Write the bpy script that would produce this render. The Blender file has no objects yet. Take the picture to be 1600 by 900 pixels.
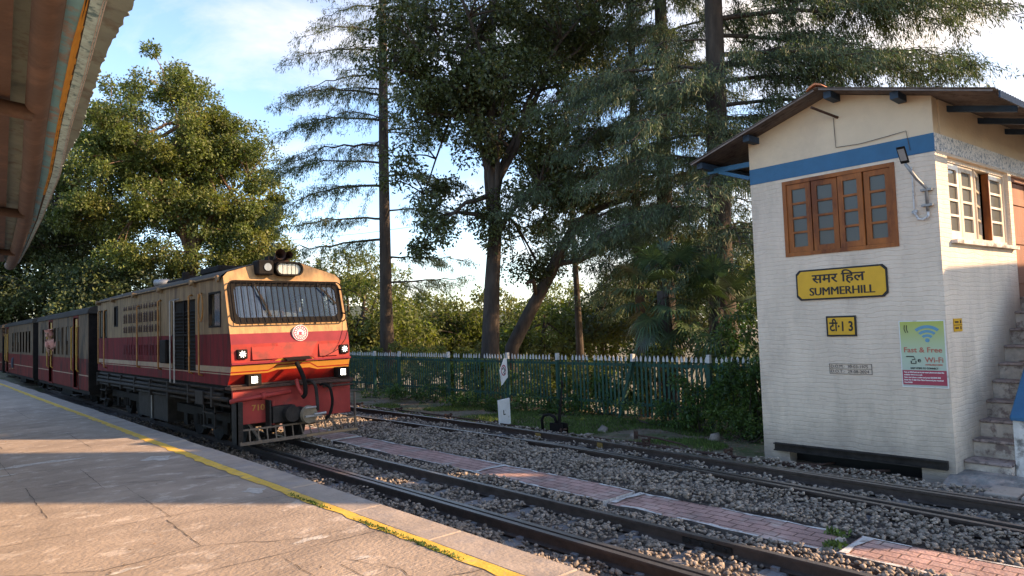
import bpy, math, random
import numpy as np
from mathutils import Vector, Matrix
random.seed(7); RNG = np.random.default_rng(11)
SC = bpy.context.scene; COL = SC.collection
R = math.radians

# ------------------------------------------------------------ camera
CAM_Z = 1.8
def cam_axes(yaw=42., pitch=3.07, roll=1.95):
    y, p, r = R(yaw), R(pitch), R(roll)
    fw = Vector((math.sin(y)*math.cos(p), math.cos(y)*math.cos(p), math.sin(p)))
    rt = Vector((math.cos(y), -math.sin(y), 0)); up = rt.cross(fw)
    return fw, rt*math.cos(r)-up*math.sin(r), up*math.cos(r)+rt*math.sin(r)
FW, RT, UP = cam_axes()
cd = bpy.data.cameras.new('camera'); cam = bpy.data.objects.new('camera', cd); COL.objects.link(cam)
cd.sensor_width = 36; cd.lens = 24.0; cd.clip_start = .05; cd.clip_end = 3000
cam.matrix_world = Matrix(((RT.x, UP.x, -FW.x, 0), (RT.y, UP.y, -FW.y, 0), (RT.z, UP.z, -FW.z, CAM_Z), (0, 0, 0, 1)))
SC.camera = cam

# ------------------------------------------------------------ sky and sun
SUN_EL, SUN_AZ = 25.0, 140.0      # azimuth clockwise from +Y
SUN_DIR = Vector((math.sin(R(SUN_AZ))*math.cos(R(SUN_EL)), math.cos(R(SUN_AZ))*math.cos(R(SUN_EL)), math.sin(R(SUN_EL))))
world = bpy.data.worlds.new('World'); SC.world = world; world.use_nodes = True
wn, wl = world.node_tree.nodes, world.node_tree.links
bg = wn['Background']; bg.inputs['Strength'].default_value = .15
sky = wn.new('ShaderNodeTexSky'); sky.sky_type = 'NISHITA'; sky.sun_disc = False
sky.sun_elevation = R(SUN_EL); sky.sun_rotation = R(SUN_AZ); sky.air_density = 1.0; sky.dust_density = .6; sky.ozone_density = 4.0
tc = wn.new('ShaderNodeTexCoord'); mp = wn.new('ShaderNodeMapping'); mp.inputs['Scale'].default_value = (1, 1, 2.6)
nz = wn.new('ShaderNodeTexNoise'); nz.inputs['Scale'].default_value = 2.6; nz.inputs['Detail'].default_value = 9; nz.inputs['Roughness'].default_value = .58; nz.inputs['Distortion'].default_value = .3
# more cloud towards the +X side of the sky
sx = wn.new('ShaderNodeSeparateXYZ'); ma = wn.new('ShaderNodeMath'); ma.operation = 'MULTIPLY_ADD'; ma.inputs[1].default_value = .34; ma.inputs[2].default_value = -.25
md = wn.new('ShaderNodeMath'); md.operation = 'ADD'
rp = wn.new('ShaderNodeValToRGB'); rp.color_ramp.elements[0].position = .36; rp.color_ramp.elements[1].position = .68
mx = wn.new('ShaderNodeMix'); mx.data_type = 'RGBA'; mx.inputs[7].default_value = (3.2, 3.14, 3.2, 1)
wl.new(tc.outputs['Generated'], mp.inputs['Vector']); wl.new(mp.outputs[0], nz.inputs['Vector'])
wl.new(tc.outputs['Generated'], sx.inputs[0]); wl.new(sx.outputs[0], ma.inputs[0])
wl.new(nz.outputs[0], md.inputs[0]); wl.new(ma.outputs[0], md.inputs[1]); wl.new(md.outputs[0], rp.inputs[0])
wl.new(rp.outputs[0], mx.inputs[0]); wl.new(sky.outputs[0], mx.inputs[6]); wl.new(mx.outputs[2], bg.inputs['Color'])
sd = bpy.data.lights.new('sun', 'SUN'); sd.energy = 3.5; sd.angle = R(.5); sd.color = (1, .75, .49)
sun = bpy.data.objects.new('sun', sd); COL.objects.link(sun); sun.rotation_euler = SUN_DIR.to_track_quat('Z', 'Y').to_euler()
vs = SC.view_settings; vs.view_transform = 'Standard'; vs.look = 'None'; vs.gamma = 1; vs.exposure = 1.58; vs.use_white_balance = True; vs.white_balance_temperature = 7450; vs.white_balance_tint = 14; vs.use_curve_mapping = False
SC.render.engine = 'CYCLES'; SC.cycles.use_denoising = True; SC.cycles.max_bounces = 6; SC.cycles.transparent_max_bounces = 8

# ------------------------------------------------------------ materials
def mat(name, col, rough=.8, var=.25, scale=3., bump=0., bscale=40., metal=0., col2=None, mscale=None, mlo=.5, mhi=.62, island=0., transl=0., spec=None, stretch=None, coat=0., emit=None, emit_s=0., alpha_t=0.):
    m = bpy.data.materials.new(name); m.use_nodes = True
    n, l = m.node_tree.nodes, m.node_tree.links
    b = n['Principled BSDF']; b.inputs['Roughness'].default_value = rough; b.inputs['Metallic'].default_value = metal
    if spec is not None: b.inputs['Specular IOR Level'].default_value = spec
    b.inputs['Coat Weight'].default_value = coat
    t = n.new('ShaderNodeTexCoord'); vec = t.outputs['Object']
    if stretch:
        mpn = n.new('ShaderNodeMapping'); mpn.inputs['Scale'].default_value = stretch; l.new(vec, mpn.inputs[0]); vec = mpn.outputs[0]
    nn = n.new('ShaderNodeTexNoise'); nn.inputs['Scale'].default_value = scale; nn.inputs['Detail'].default_value = 8; nn.inputs['Roughness'].default_value = .65
    l.new(vec, nn.inputs['Vector'])
    mr = n.new('ShaderNodeMapRange'); mr.inputs[1].default_value = .3; mr.inputs[2].default_value = .7; mr.inputs[3].default_value = 1-var; mr.inputs[4].default_value = 1+var
    l.new(nn.outputs[0], mr.inputs[0])
    base = n.new('ShaderNodeRGB'); base.outputs[0].default_value = (*col, 1); cur = base.outputs[0]
    if col2:
        n2 = n.new('ShaderNodeTexNoise'); n2.inputs['Scale'].default_value = mscale or scale*.5; n2.inputs['Detail'].default_value = 10; n2.inputs['Roughness'].default_value = .7; l.new(vec, n2.inputs['Vector'])
        m2 = n.new('ShaderNodeMapRange'); m2.inputs[1].default_value = mlo; m2.inputs[2].default_value = mhi; l.new(n2.outputs[0], m2.inputs[0])
        mm = n.new('ShaderNodeMix'); mm.data_type = 'RGBA'; mm.inputs[7].default_value = (*col2, 1); l.new(m2.outputs[0], mm.inputs[0]); l.new(cur, mm.inputs[6]); cur = mm.outputs[2]
    v = n.new('ShaderNodeVectorMath'); v.operation = 'SCALE'; l.new(cur, v.inputs[0]); l.new(mr.outputs[0], v.inputs['Scale']); cur = v.outputs[0]
    if island:
        g = n.new('ShaderNodeNewGeometry'); mi = n.new('ShaderNodeMapRange'); mi.inputs[3].default_value = 1-island; mi.inputs[4].default_value = 1+island
        l.new(g.outputs['Random Per Island'], mi.inputs[0]); vi = n.new('ShaderNodeVectorMath'); vi.operation = 'SCALE'; l.new(cur, vi.inputs[0]); l.new(mi.outputs[0], vi.inputs['Scale']); cur = vi.outputs[0]
    l.new(cur, b.inputs['Base Color'])
    if emit: b.inputs['Emission Color'].default_value = (*emit, 1); b.inputs['Emission Strength'].default_value = emit_s
    if bump:
        nb = n.new('ShaderNodeTexNoise'); nb.inputs['Scale'].default_value = bscale; nb.inputs['Detail'].default_value = 6; l.new(vec, nb.inputs['Vector'])
        bn = n.new('ShaderNodeBump'); bn.inputs['Strength'].default_value = bump; bn.inputs['Distance'].default_value = .02; l.new(nb.outputs[0], bn.inputs['Height']); l.new(bn.outputs[0], b.inputs['Normal'])
    if transl:
        tr = n.new('ShaderNodeBsdfTranslucent'); ms = n.new('ShaderNodeMixShader'); ms.inputs[0].default_value = transl
        vt = n.new('ShaderNodeVectorMath'); vt.operation = 'MULTIPLY'; vt.inputs[1].default_value = (1.5, 1.6, .7); l.new(cur, vt.inputs[0]); l.new(vt.outputs[0], tr.inputs[0])
        l.new(b.outputs[0], ms.inputs[1]); l.new(tr.outputs[0], ms.inputs[2]); l.new(ms.outputs[0], n['Material Output'].inputs[0])
    return m

def brickwork(name, col, row=.056, bw=.42, colm=None, var=.12, bump=.5, col2=None, mortar=.012, axis='yz', rough=.85, dirt=None, dirt_z=(.0, .5)):
    m = mat(name, col, rough, var, 2.5, col2=col2 or tuple(c*.80 for c in col), mscale=2.2, mlo=.5, mhi=.68, stretch=(1, 1, .35) if axis in ('yz', 'xz') else None)
    n, l = m.node_tree.nodes, m.node_tree.links; b = n['Principled BSDF']
    t = n.new('ShaderNodeTexCoord'); s = n.new('ShaderNodeSeparateXYZ'); c = n.new('ShaderNodeCombineXYZ'); l.new(t.outputs['Object'], s.inputs[0])
    i0, i1 = {'yz': (1, 2), 'xz': (0, 2), 'xy': (0, 1), 'yx': (1, 0)}[axis]
    l.new(s.outputs[i0], c.inputs[0]); l.new(s.outputs[i1], c.inputs[1])
    dn = n.new('ShaderNodeTexNoise'); dn.inputs['Scale'].default_value = 3.2; dn.inputs['Detail'].default_value = 7; l.new(t.outputs['Object'], dn.inputs['Vector'])
    dv = n.new('ShaderNodeVectorMath'); dv.operation = 'MULTIPLY_ADD'; dv.inputs[1].default_value = (.4, .10, 0) if not colm else (.03, .03, 0); l.new(dn.outputs['Color'], dv.inputs[0]); l.new(c.outputs[0], dv.inputs[2])
    br = n.new('ShaderNodeTexBrick'); br.inputs['Scale'].default_value = 1; br.inputs['Brick Width'].default_value = bw; br.inputs['Row Height'].default_value = row; br.inputs['Mortar Size'].default_value = mortar; br.inputs['Mortar Smooth'].default_value = .6
    br.inputs['Color1'].default_value = (1, 1, 1, 1); br.inputs['Color2'].default_value = (.86, .86, .86, 1) if colm else (.97, .97, .97, 1); br.inputs['Mortar'].default_value = ((*colm, 1) if colm else (.975, .97, .965, 1))
    l.new(dv.outputs[0], br.inputs['Vector'])
    old = b.inputs['Base Color'].links[0].from_socket
    vm = n.new('ShaderNodeVectorMath'); vm.operation = 'MULTIPLY'; l.new(old, vm.inputs[0]); l.new(br.outputs['Color'], vm.inputs[1]); cur = vm.outputs[0]
    if dirt:
        nd = n.new('ShaderNodeTexNoise'); nd.inputs['Scale'].default_value = 4; nd.inputs['Detail'].default_value = 9; nd.inputs['Roughness'].default_value = .7; l.new(t.outputs['Object'], nd.inputs['Vector'])
        a1 = n.new('ShaderNodeMath'); a1.operation = 'MULTIPLY_ADD'; a1.inputs[1].default_value = -.9; l.new(nd.outputs[0], a1.inputs[0]); l.new(s.outputs[2], a1.inputs[2])
        r1 = n.new('ShaderNodeMapRange'); r1.inputs[1].default_value = dirt_z[0]-.45; r1.inputs[2].default_value = dirt_z[1]-.45; r1.inputs[3].default_value = 1; r1.inputs[4].default_value = 0; l.new(a1.outputs[0], r1.inputs[0])
        mm = n.new('ShaderNodeMix'); mm.data_type = 'RGBA'; mm.inputs[7].default_value = (*dirt, 1); l.new(r1.outputs[0], mm.inputs[0]); l.new(cur, mm.inputs[6]); cur = mm.outputs[2]
    l.new(cur, b.inputs['Base Color'])
    nf = n.new('ShaderNodeTexNoise'); nf.inputs['Scale'].default_value = 28; nf.inputs['Detail'].default_value = 5; l.new(t.outputs['Object'], nf.inputs['Vector'])
    ad = n.new('ShaderNodeMath'); ad.operation = 'MULTIPLY_ADD'; ad.inputs[1].default_value = -1.0; l.new(br.outputs['Fac'], ad.inputs[0]); l.new(nf.outputs[0], ad.inputs[2])
    bn = n.new('ShaderNodeBump'); bn.inputs['Strength'].default_value = bump; bn.inputs['Distance'].default_value = .012; l.new(ad.outputs[0], bn.inputs['Height']); l.new(bn.outputs[0], b.inputs['Normal'])
    return m

def glass(name, col=(.02, .03, .03), rough=.08, t=.35):
    m = bpy.data.materials.new(name); m.use_nodes = True; n, l = m.node_tree.nodes, m.node_tree.links; b = n['Principled BSDF']
    b.inputs['Base Color'].default_value = (*col, 1); b.inputs['Roughness'].default_value = rough; b.inputs['Specular IOR Level'].default_value = .8
    if t > 0:
        tr = n.new('ShaderNodeBsdfTransparent'); tr.inputs[0].default_value = (.8, .85, .85, 1); ms = n.new('ShaderNodeMixShader'); ms.inputs[0].default_value = t
        l.new(b.outputs[0], ms.inputs[1]); l.new(tr.outputs[0], ms.inputs[2]); l.new(ms.outputs[0], n['Material Output'].inputs[0])
    return m

M = dict(
    platform=mat('platform_concrete', (.345, .26, .195), .92, .30, 1.6, .7, 34, col2=(.47, .375, .30), mscale=3.4, mlo=.55, mhi=.62, stretch=(.85, 1.2, 1)),
    coping=mat('coping_stone', (.37, .29, .23), .9, .2, 3, .4, 30, col2=(.3, .25, .22), mscale=4),
    crack=mat('crack_dirt', (.06, .045, .035), 1, .3, 10),
    yellow=mat('yellow_line_paint', (.72, .43, .06), .8, .2, 6, .3, 40, col2=(.42, .30, .16), mscale=7, mlo=.56, mhi=.64),
    soil=mat('track_soil', (.12, .095, .08), 1, .4, 8, .8, 60, col2=(.2, .16, .13), mscale=14),
    earth=mat('trackside_earth', (.20, .145, .10), 1, .4, 3, .8, 40, col2=(.085, .105, .03), mscale=1.4, mlo=.45, mhi=.6),
    stone=mat('ballast_stone', (.26, .205, .160), .95, .25, 25, .4, 60, island=.45),
    rail_side=mat('rail_rust', (.07, .048, .038), .75, .35, 9, .2, 60, metal=.2),
    rail_top=mat('rail_steel', (.30, .27, .25), .42, .15, 20, metal=.9),
    sleeper=mat('steel_sleeper', (.20, .19, .19), .8, .25, 8, .3, 30, col2=(.12, .08, .06), mscale=8),
    brickpath=brickwork('paving_bricks', (.42, .25, .21), .105, .2, colm=(.40, .36, .32), var=.35, bump=.9, col2=(.46, .38, .33), axis='yx', mortar=.008),
    whitewash_kerb=mat('kerb_whitewash', (.55, .52, .48), .95, .3, 8, .5, 40, col2=(.3, .25, .22), mscale=9),
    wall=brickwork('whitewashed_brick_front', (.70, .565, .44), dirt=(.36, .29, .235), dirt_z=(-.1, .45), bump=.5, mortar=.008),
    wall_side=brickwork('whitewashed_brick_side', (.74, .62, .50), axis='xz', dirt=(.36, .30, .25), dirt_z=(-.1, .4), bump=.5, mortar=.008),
    band_side=mat('blue_band_sun_glare', (.74, .70, .66), .5, .1, 5, .4, 60, col2=(.20, .25, .30), mscale=26, mlo=.50, mhi=.58),  # speckled white painted in for sun glare on the blue gloss band
    wood_side=mat('glare_paled_wood', (.74, .62, .48), .35, .25, 6, .2, 30, stretch=(1, 1, .25), coat=.5),  # brown frames made pale in the base colour to imitate sun glare
    cream=mat('cream_wall_paint', (.66, .52, .37), .85, .06, 2, .25, 25, col2=(.60, .47, .34), mscale=1.2),
    blue=mat('blue_gloss_paint', (.010, .105, .215), .55, .12, 4, .3, 30),
    blue_dark=mat('blue_timber_paint', (.010, .032, .065), .6, .3, 6, .3, 30),
    tin=mat('rusty_tin_roof', (.17, .135, .115), .75, .35, 3, .2, 30, col2=(.10, .07, .055), mscale=5),
    ridge=mat('orange_ridge_cap', (.50, .17, .07), .7, .2, 4),
    wood=mat('brown_gloss_wood', (.33, .10, .022), .5, .4, 6, .25, 30, stretch=(1, 1, .25), col2=(.13, .035, .010), mscale=3, spec=.25),
    door_wood=mat('door_wood', (.26, .10, .055), .6, .3, 5, .2, 30, stretch=(1, 1, .2)),
    pane=glass('dusty_pane', (.085, .085, .07), .35, .3),
    dark=mat('dark_interior', (.012, .012, .012), .95, .2),
    step=mat('stair_plaster', (.52, .44, .37), .95, .35, 5, .8, 22, col2=(.23, .17, .15), mscale=6, mlo=.5, mhi=.6),
    tread=mat('stair_tread', (.36, .27, .24), .85, .3, 6, .4, 30, col2=(.12, .09, .08), mscale=9),
    plaster=mat('parapet_plaster', (.60, .56, .52), .95, .3, 4, .6, 25, col2=(.2, .18, .16), mscale=5),
    sign_y=mat('sign_yellow', (.68, .36, .015), .6, .08, 5),
    sign_k=mat('sign_black', (.015, .014, .013), .7, .2),
    ink=mat('faded_black_ink', (.09, .075, .07), .8, .3, 30),
    pvc=mat('white_pvc', (.62, .60, .58), .5, .15, 10, col2=(.3, .27, .25), mscale=20),
    steel=mat('dark_steel', (.032, .027, .024), .8, .4, 8, .2, 40, spec=.15),
    black=mat('black_grime', (.014, .012, .011), .85, .4, 6, .25, 40, spec=.12),
    rust=mat('rusty_iron', (.075, .042, .032), .9, .4, 12, .4, 50, spec=.2),
    grey=mat('grey_metal', (.28, .27, .26), .5, .2, 10, metal=.4),
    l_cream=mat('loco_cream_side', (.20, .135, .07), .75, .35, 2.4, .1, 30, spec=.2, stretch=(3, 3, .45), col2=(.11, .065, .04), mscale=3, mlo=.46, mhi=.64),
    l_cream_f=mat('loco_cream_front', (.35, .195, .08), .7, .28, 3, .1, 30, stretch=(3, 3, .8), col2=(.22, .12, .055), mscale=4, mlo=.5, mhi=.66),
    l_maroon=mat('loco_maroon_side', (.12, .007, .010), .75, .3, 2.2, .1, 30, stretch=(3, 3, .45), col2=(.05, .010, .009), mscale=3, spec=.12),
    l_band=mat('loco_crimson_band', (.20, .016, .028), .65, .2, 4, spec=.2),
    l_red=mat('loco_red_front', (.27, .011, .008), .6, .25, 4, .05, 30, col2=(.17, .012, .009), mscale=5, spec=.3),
    l_beam=mat('loco_beam_red', (.30, .026, .020), .7, .2, 4, .1, 30, col2=(.14, .03, .025), mscale=6, mlo=.55, mhi=.7),
    l_yellow=mat('loco_yellow_stripe', (.42, .175, .025), .55, .12, 5),
    l_stripe=mat('loco_dull_stripe', (.24, .155, .085), .6, .2, 4, col2=(.2, .1, .07), mscale=5),
    l_roof=mat('loco_roof_grime', (.07, .058, .046), .85, .35, 3, .2, 20, spec=.15),
    l_rail=mat('handrail_ochre', (.30, .13, .025), .55, .25, 10),
    ws=glass('windshield_glass', (.045, .08, .14), .05, .42),
    lens_dim=mat('dim_lens', (.16, .17, .18), .1, .3, 30, coat=1),
    catcher=mat('dusty_guard_iron', (.15, .11, .08), .9, .3, 12, .3, 40),
    face_tan=mat('worn_coupler_face', (.20, .155, .105), .8, .35, 12, .3, 40),
    chair_y=mat('ochre_painted_iron', (.22, .13, .03), .8, .4, 30),
    lens=mat('lamp_lens', (.42, .43, .38), .1, .1, 20, emit=(1, .95, .85), emit_s=.0, coat=1),
    lit=mat('lit_lamp', (.9, .9, .9), .2, .0, emit=(1, .97, .9), emit_s=5.0),
    starlit=mat('marker_lamp', (.85, .87, .9), .2, .0, emit=(.9, .95, 1), emit_s=.5),
    white=mat('white_paint', (.72, .70, .67), .7, .1, 6, col2=(.5, .46, .4), mscale=8, mlo=.58),
    pinkish=mat('emblem_crimson', (.50, .02, .08), .5, .1),
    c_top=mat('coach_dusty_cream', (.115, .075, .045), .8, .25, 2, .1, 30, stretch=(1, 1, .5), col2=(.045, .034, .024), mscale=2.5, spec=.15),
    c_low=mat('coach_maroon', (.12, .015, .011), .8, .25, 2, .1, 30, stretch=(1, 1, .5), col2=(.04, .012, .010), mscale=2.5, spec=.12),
    c_roof=mat('coach_roof_grey', (.045, .040, .035), .9, .3, 3, .2, 20, spec=.12),
    c_yellow=mat('coach_door_yellow', (.34, .18, .02), .6, .2, 6),
    f_green=mat('fence_green', (.018, .075, .050), .85, .3, 5, .1, 30, col2=(.03, .05, .035), mscale=6),
    f_white=mat('fence_white_tip', (.58, .56, .52), .8, .2, 9),
    pole=mat('canopy_brown_steel', (.115, .074, .054), .7, .2, 3, .2, 20, col2=(.17, .105, .075), mscale=4),
    can_dark=mat('canopy_timber', (.085, .055, .04), .85, .35, 5, .3, 20, stretch=(.4, .4, 1)),
    can_tin=mat('canopy_tin_underside', (.28, .36, .33), .7, .15, 4, .1, 20, col2=(.2, .21, .18), mscale=5),
    can_blue=mat('fascia_peeling_blue', (.20, .50, .62), .7, .2, 3, .3, 20, col2=(.36, .33, .32), mscale=3.5, mlo=.5, mhi=.58),
    can_pale=mat('fascia_pale_blue', (.46, .70, .74), .7, .25, 14, .3, 20, col2=(.10, .24, .30), mscale=18),
    can_yellow=mat('fascia_yellow', (.62, .33, .05), .7, .15, 6, .4, 20, stretch=(6, .5, 6)),
    bark=mat('bark', (.060, .044, .034), .97, .5, 6, 1., 14, stretch=(1, 1, .25)),
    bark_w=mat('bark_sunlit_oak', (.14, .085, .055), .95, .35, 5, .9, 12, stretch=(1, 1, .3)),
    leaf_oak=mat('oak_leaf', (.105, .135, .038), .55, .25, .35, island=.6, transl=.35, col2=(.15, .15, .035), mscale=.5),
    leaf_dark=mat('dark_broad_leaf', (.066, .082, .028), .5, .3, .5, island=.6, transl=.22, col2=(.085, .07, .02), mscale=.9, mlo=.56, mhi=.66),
    leaf_far=mat('far_leaf', (.10, .125, .030), .6, .3, .3, island=.5, transl=.4, col2=(.13, .13, .04), mscale=.4),
    leaf_bg=mat('hillside_leaf', (.055, .075, .028), .6, .35, .25, island=.5, transl=.25, col2=(.09, .11, .03), mscale=.3),
    needle=mat('deodar_needle', (.070, .098, .048), .65, .3, .7, island=.5, transl=.2, col2=(.060, .085, .035), mscale=1.2),
    needle_lit=mat('thin_conifer_needle', (.070, .095, .042), .65, .3, .7, island=.5, transl=.3, col2=(.09, .10, .04), mscale=1.2),
    palm=mat('palm_leaf', (.05, .085, .035), .45, .3, 2, island=.4, transl=.12),
    bush=mat('bush_leaf', (.055, .105, .022), .55, .3, 2, island=.6, transl=.35, col2=(.09, .13, .03), mscale=1),
    grass=mat('grass', (.085, .13, .028), .7, .3, 2, island=.5, transl=.3),
    litter=mat('leaf_litter', (.20, .125, .07), .9, .4, 5, island=.6),
    skin=mat('skin', (.30, .15, .09), .6, .05), shirt=mat('pale_shirt', (.62, .64, .66), .8, .1), pinkcloth=mat('pink_cloth', (.50, .22, .17), .85, .15, 8), hair=mat('hair', (.02, .015, .012), .7, .2), redcloth=mat('red_cloth', (.30, .04, .03), .85, .2), trousers=mat('dark_trousers', (.04, .045, .06), .85, .2),
)
def poster_mat():
    m = mat('poster_print', (.5, .5, .4), .4, .05); n, l = m.node_tree.nodes, m.node_tree.links; b = n['Principled BSDF']
    t = n.new('ShaderNodeTexCoord'); s = n.new('ShaderNodeSeparateXYZ'); l.new(t.outputs['Generated'], s.inputs[0]); r = n.new('ShaderNodeValToRGB')
    e = r.color_ramp.elements; e[0].position = 0; e[0].color = (.42, .46, .42, 1); e[1].position = 1; e[1].color = (.38, .42, .07, 1)
    k = e.new(.5); k.color = (.40, .50, .36, 1)
    l.new(s.outputs[2], r.inputs[0]); l.new(r.outputs[0], b.inputs['Base Color']); return m
M['poster'] = poster_mat()
M['poster_red'] = mat('poster_crimson', (.36, .035, .07), .4, .05); M['poster_blue'] = mat('poster_blue', (.08, .26, .38), .4, .05); M['poster_txt'] = mat('poster_red_text', (.45, .10, .07), .4, .05)

# ------------------------------------------------------------ mesh helpers
class MB:
    def __init__(s): s.v = []; s.f = []; s.m = []
    def poly(s, pts, m=0):
        i = len(s.v); s.v += [tuple(p) for p in pts]; s.f.append(tuple(range(i, i+len(pts)))); s.m.append(m)
    def box(s, x0, x1, y0, y1, z0, z1, m=0):
        i = len(s.v); s.v += [(x, y, z) for x in (x0, x1) for y in (y0, y1) for z in (z0, z1)]
        for q in ((0, 1, 3, 2), (4, 6, 7, 5), (0, 4, 5, 1), (2, 3, 7, 6), (0, 2, 6, 4), (1, 5, 7, 3)): s.f.append(tuple(i+k for k in q)); s.m.append(m)
        return s
    def obox(s, c, U, V, W, a, b, d, m=0):   # oriented box: centre c, half-sizes a,b,d along U,V,W
        i = len(s.v); c, U, V, W = map(Vector, (c, U, V, W))
        s.v += [tuple(c+U*a*x+V*b*y+W*d*z) for x in (-1, 1) for y in (-1, 1) for z in (-1, 1)]
        for q in ((0, 1, 3, 2), (4, 6, 7, 5), (0, 4, 5, 1), (2, 3, 7, 6), (0, 2, 6, 4), (1, 5, 7, 3)): s.f.append(tuple(i+k for k in q)); s.m.append(m)
        return s
    def beam(s, p, q, w, h, m=0, up=(0, 0, 1)):
        p, q = Vector(p), Vector(q); d = (q-p); L = d.length; d.normalize(); u = Vector(up); sd = d.cross(u)
        if sd.length < 1e-4: sd = d.cross(Vector((0, 1, 0)))
        sd.normalize(); u = sd.cross(d); return s.obox((p+q)/2, d, sd, u, L/2, w/2, h/2, m)
    def tube(s, pts, r, n=8, m=0, caps=True):
        pts = [Vector(p) for p in pts]; rs = r if isinstance(r, (list, tuple)) else [r]*len(pts); i0 = len(s.v); prev = None
        for k, p in enumerate(pts):
            d = (pts[min(k+1, len(pts)-1)]-pts[max(k-1, 0)]).normalized()
            a = prev if prev is not None else (Vector((0, 0, 1)) if abs(d.z) < .9 else Vector((1, 0, 0)))
            a = (a-d*a.dot(d)).normalized(); prev = a; b = d.cross(a)
            s.v += [tuple(p+(a*math.cos(2*math.pi*j/n)+b*math.sin(2*math.pi*j/n))*rs[k]) for j in range(n)]
        for k in range(len(pts)-1):
            for j in range(n):
                a0 = i0+k*n+j; a1 = i0+k*n+(j+1) % n; s.f.append((a0, a1, a1+n, a0+n)); s.m.append(m)
        if caps: s.f.append(tuple(i0+j for j in range(n))[::-1]); s.m.append(m); s.f.append(tuple(i0+(len(pts)-1)*n+j for j in range(n))); s.m.append(m)
        return s
    def extrude(s, prof, axis, a, b, m=0):   # prof: list of 2D pts; axis 'x','y','z'
        def P(u, v, w): return {'x': (w, u, v), 'y': (u, w, v), 'z': (u, v, w)}[axis]
        n = len(prof); i = len(s.v); s.v += [P(u, v, a) for u, v in prof]+[P(u, v, b) for u, v in prof]
        for j in range(n): s.f.append((i+j, i+(j+1) % n, i+n+(j+1) % n, i+n+j)); s.m.append(m)
        s.f.append(tuple(i+j for j in range(n))[::-1]); s.m.append(m); s.f.append(tuple(i+n+j for j in range(n))); s.m.append(m); return s
    def wall(s, O, U, V, N, w, h, t, holes, m=0, bands=None):
        # panel w x h in plane U,V, thickness t going to -N, with rectangular openings; bands = [(v0, v1, mat)]
        O, U, V, N = map(Vector, (O, U, V, N))
        us = sorted({0, w, *[c for q in holes for c in q[:2]]}); vs_ = {0, h, *[c for q in holes for c in q[2:4]]}
        if bands: vs_ |= {c for q in bands for c in q[:2]}
        vs_ = sorted(c for c in vs_ if 0 <= c <= h); P = lambda u, v, k=0: tuple(O+U*u+V*v-N*t*k)
        for a, b in zip(us, us[1:]):
            for c, d in zip(vs_, vs_[1:]):
                cu, cv = (a+b)/2, (c+d)/2
                if any(q[0] < cu < q[1] and q[2] < cv < q[3] for q in holes): continue
                mm = m
                for q in bands or []:
                    if q[0] < cv < q[1]: mm = q[2]
                s.poly([P(a, c), P(b, c), P(b, d), P(a, d)], mm); s.poly([P(a, c, 1), P(a, d, 1), P(b, d, 1), P(b, c, 1)], mm)
        for q in list(holes)+[(0, w, 0, h)]:
            a, b, c, d = q[:4]
            for e, g in (((a, c), (b, c)), ((b, c), (b, d)), ((b, d), (a, d)), ((a, d), (a, c))): s.poly([P(*e), P(*g), P(*g, 1), P(*e, 1)], m)
        return s
    def build(s, name, mats, parent=None, smooth=False, bevel=0.):
        me = bpy.data.meshes.new(name); me.from_pydata(s.v, [], s.f)
        if not isinstance(mats, (list, tuple)): mats = [mats]
        for k in mats: me.materials.append(M[k] if isinstance(k, str) else k)
        me.polygons.foreach_set('material_index', s.m); me.update()
        o = bpy.data.objects.new(name, me); COL.objects.link(o); place(o, parent)
        if smooth:
            for p in me.polygons: p.use_smooth = True
        if bevel: bv = o.modifiers.new('bevel', 'BEVEL'); bv.width = bevel; bv.segments = 1; bv.limit_method = 'ANGLE'
        return o
BASE = {}
def place(o, parent):     # meshes are built in scene coordinates; parents are empties (or meshes) standing at their base
    if parent is not None:
        o.parent = parent; b = Vector((0, 0, 0)); p = parent
        while p is not None: b = b+p.location; p = p.parent
        o.location = -b
def thing(name, label, cat, loc=(0, 0, 0), group=None):
    o = bpy.data.objects.new(name, None); COL.objects.link(o); o.location = loc; o.empty_display_size = .1
    o['label'] = label; o['category'] = cat
    if group: o['group'] = group
    return o
def tag(o, label, cat, group=None):
    o['label'] = label; o['category'] = cat
    if group: o['group'] = group
    return o
def struct(o): o['kind'] = 'structure'; return o
def stuff(o, label=None, cat=None):
    o['kind'] = 'stuff'
    if label: o['label'] = label; o['category'] = cat
    return o
def copy_tree(o, parent=None):
    c = o.copy(); COL.objects.link(c)
    if parent is not None: c.parent = parent
    for ch in list(o.children): copy_tree(ch, c)
    return c
def npmesh(name, V, F, mats, parent=None, mi=None):
    me = bpy.data.meshes.new(name); V = np.asarray(V, dtype=np.float32); F = np.asarray(F, dtype=np.int32); k = F.shape[1]
    me.vertices.add(len(V)); me.vertices.foreach_set('co', V.ravel()); me.loops.add(F.size); me.loops.foreach_set('vertex_index', F.ravel())
    me.polygons.add(len(F)); me.polygons.foreach_set('loop_start', np.arange(0, F.size, k, dtype=np.int32)); me.polygons.foreach_set('loop_total', np.full(len(F), k, dtype=np.int32))
    for q in (mats if isinstance(mats, (list, tuple)) else [mats]): me.materials.append(M[q] if isinstance(q, str) else q)
    if mi is not None: me.polygons.foreach_set('material_index', np.asarray(mi, dtype=np.int32))
    me.update(); me.validate()
    o = bpy.data.objects.new(name, me); COL.objects.link(o); place(o, parent); return o
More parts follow.
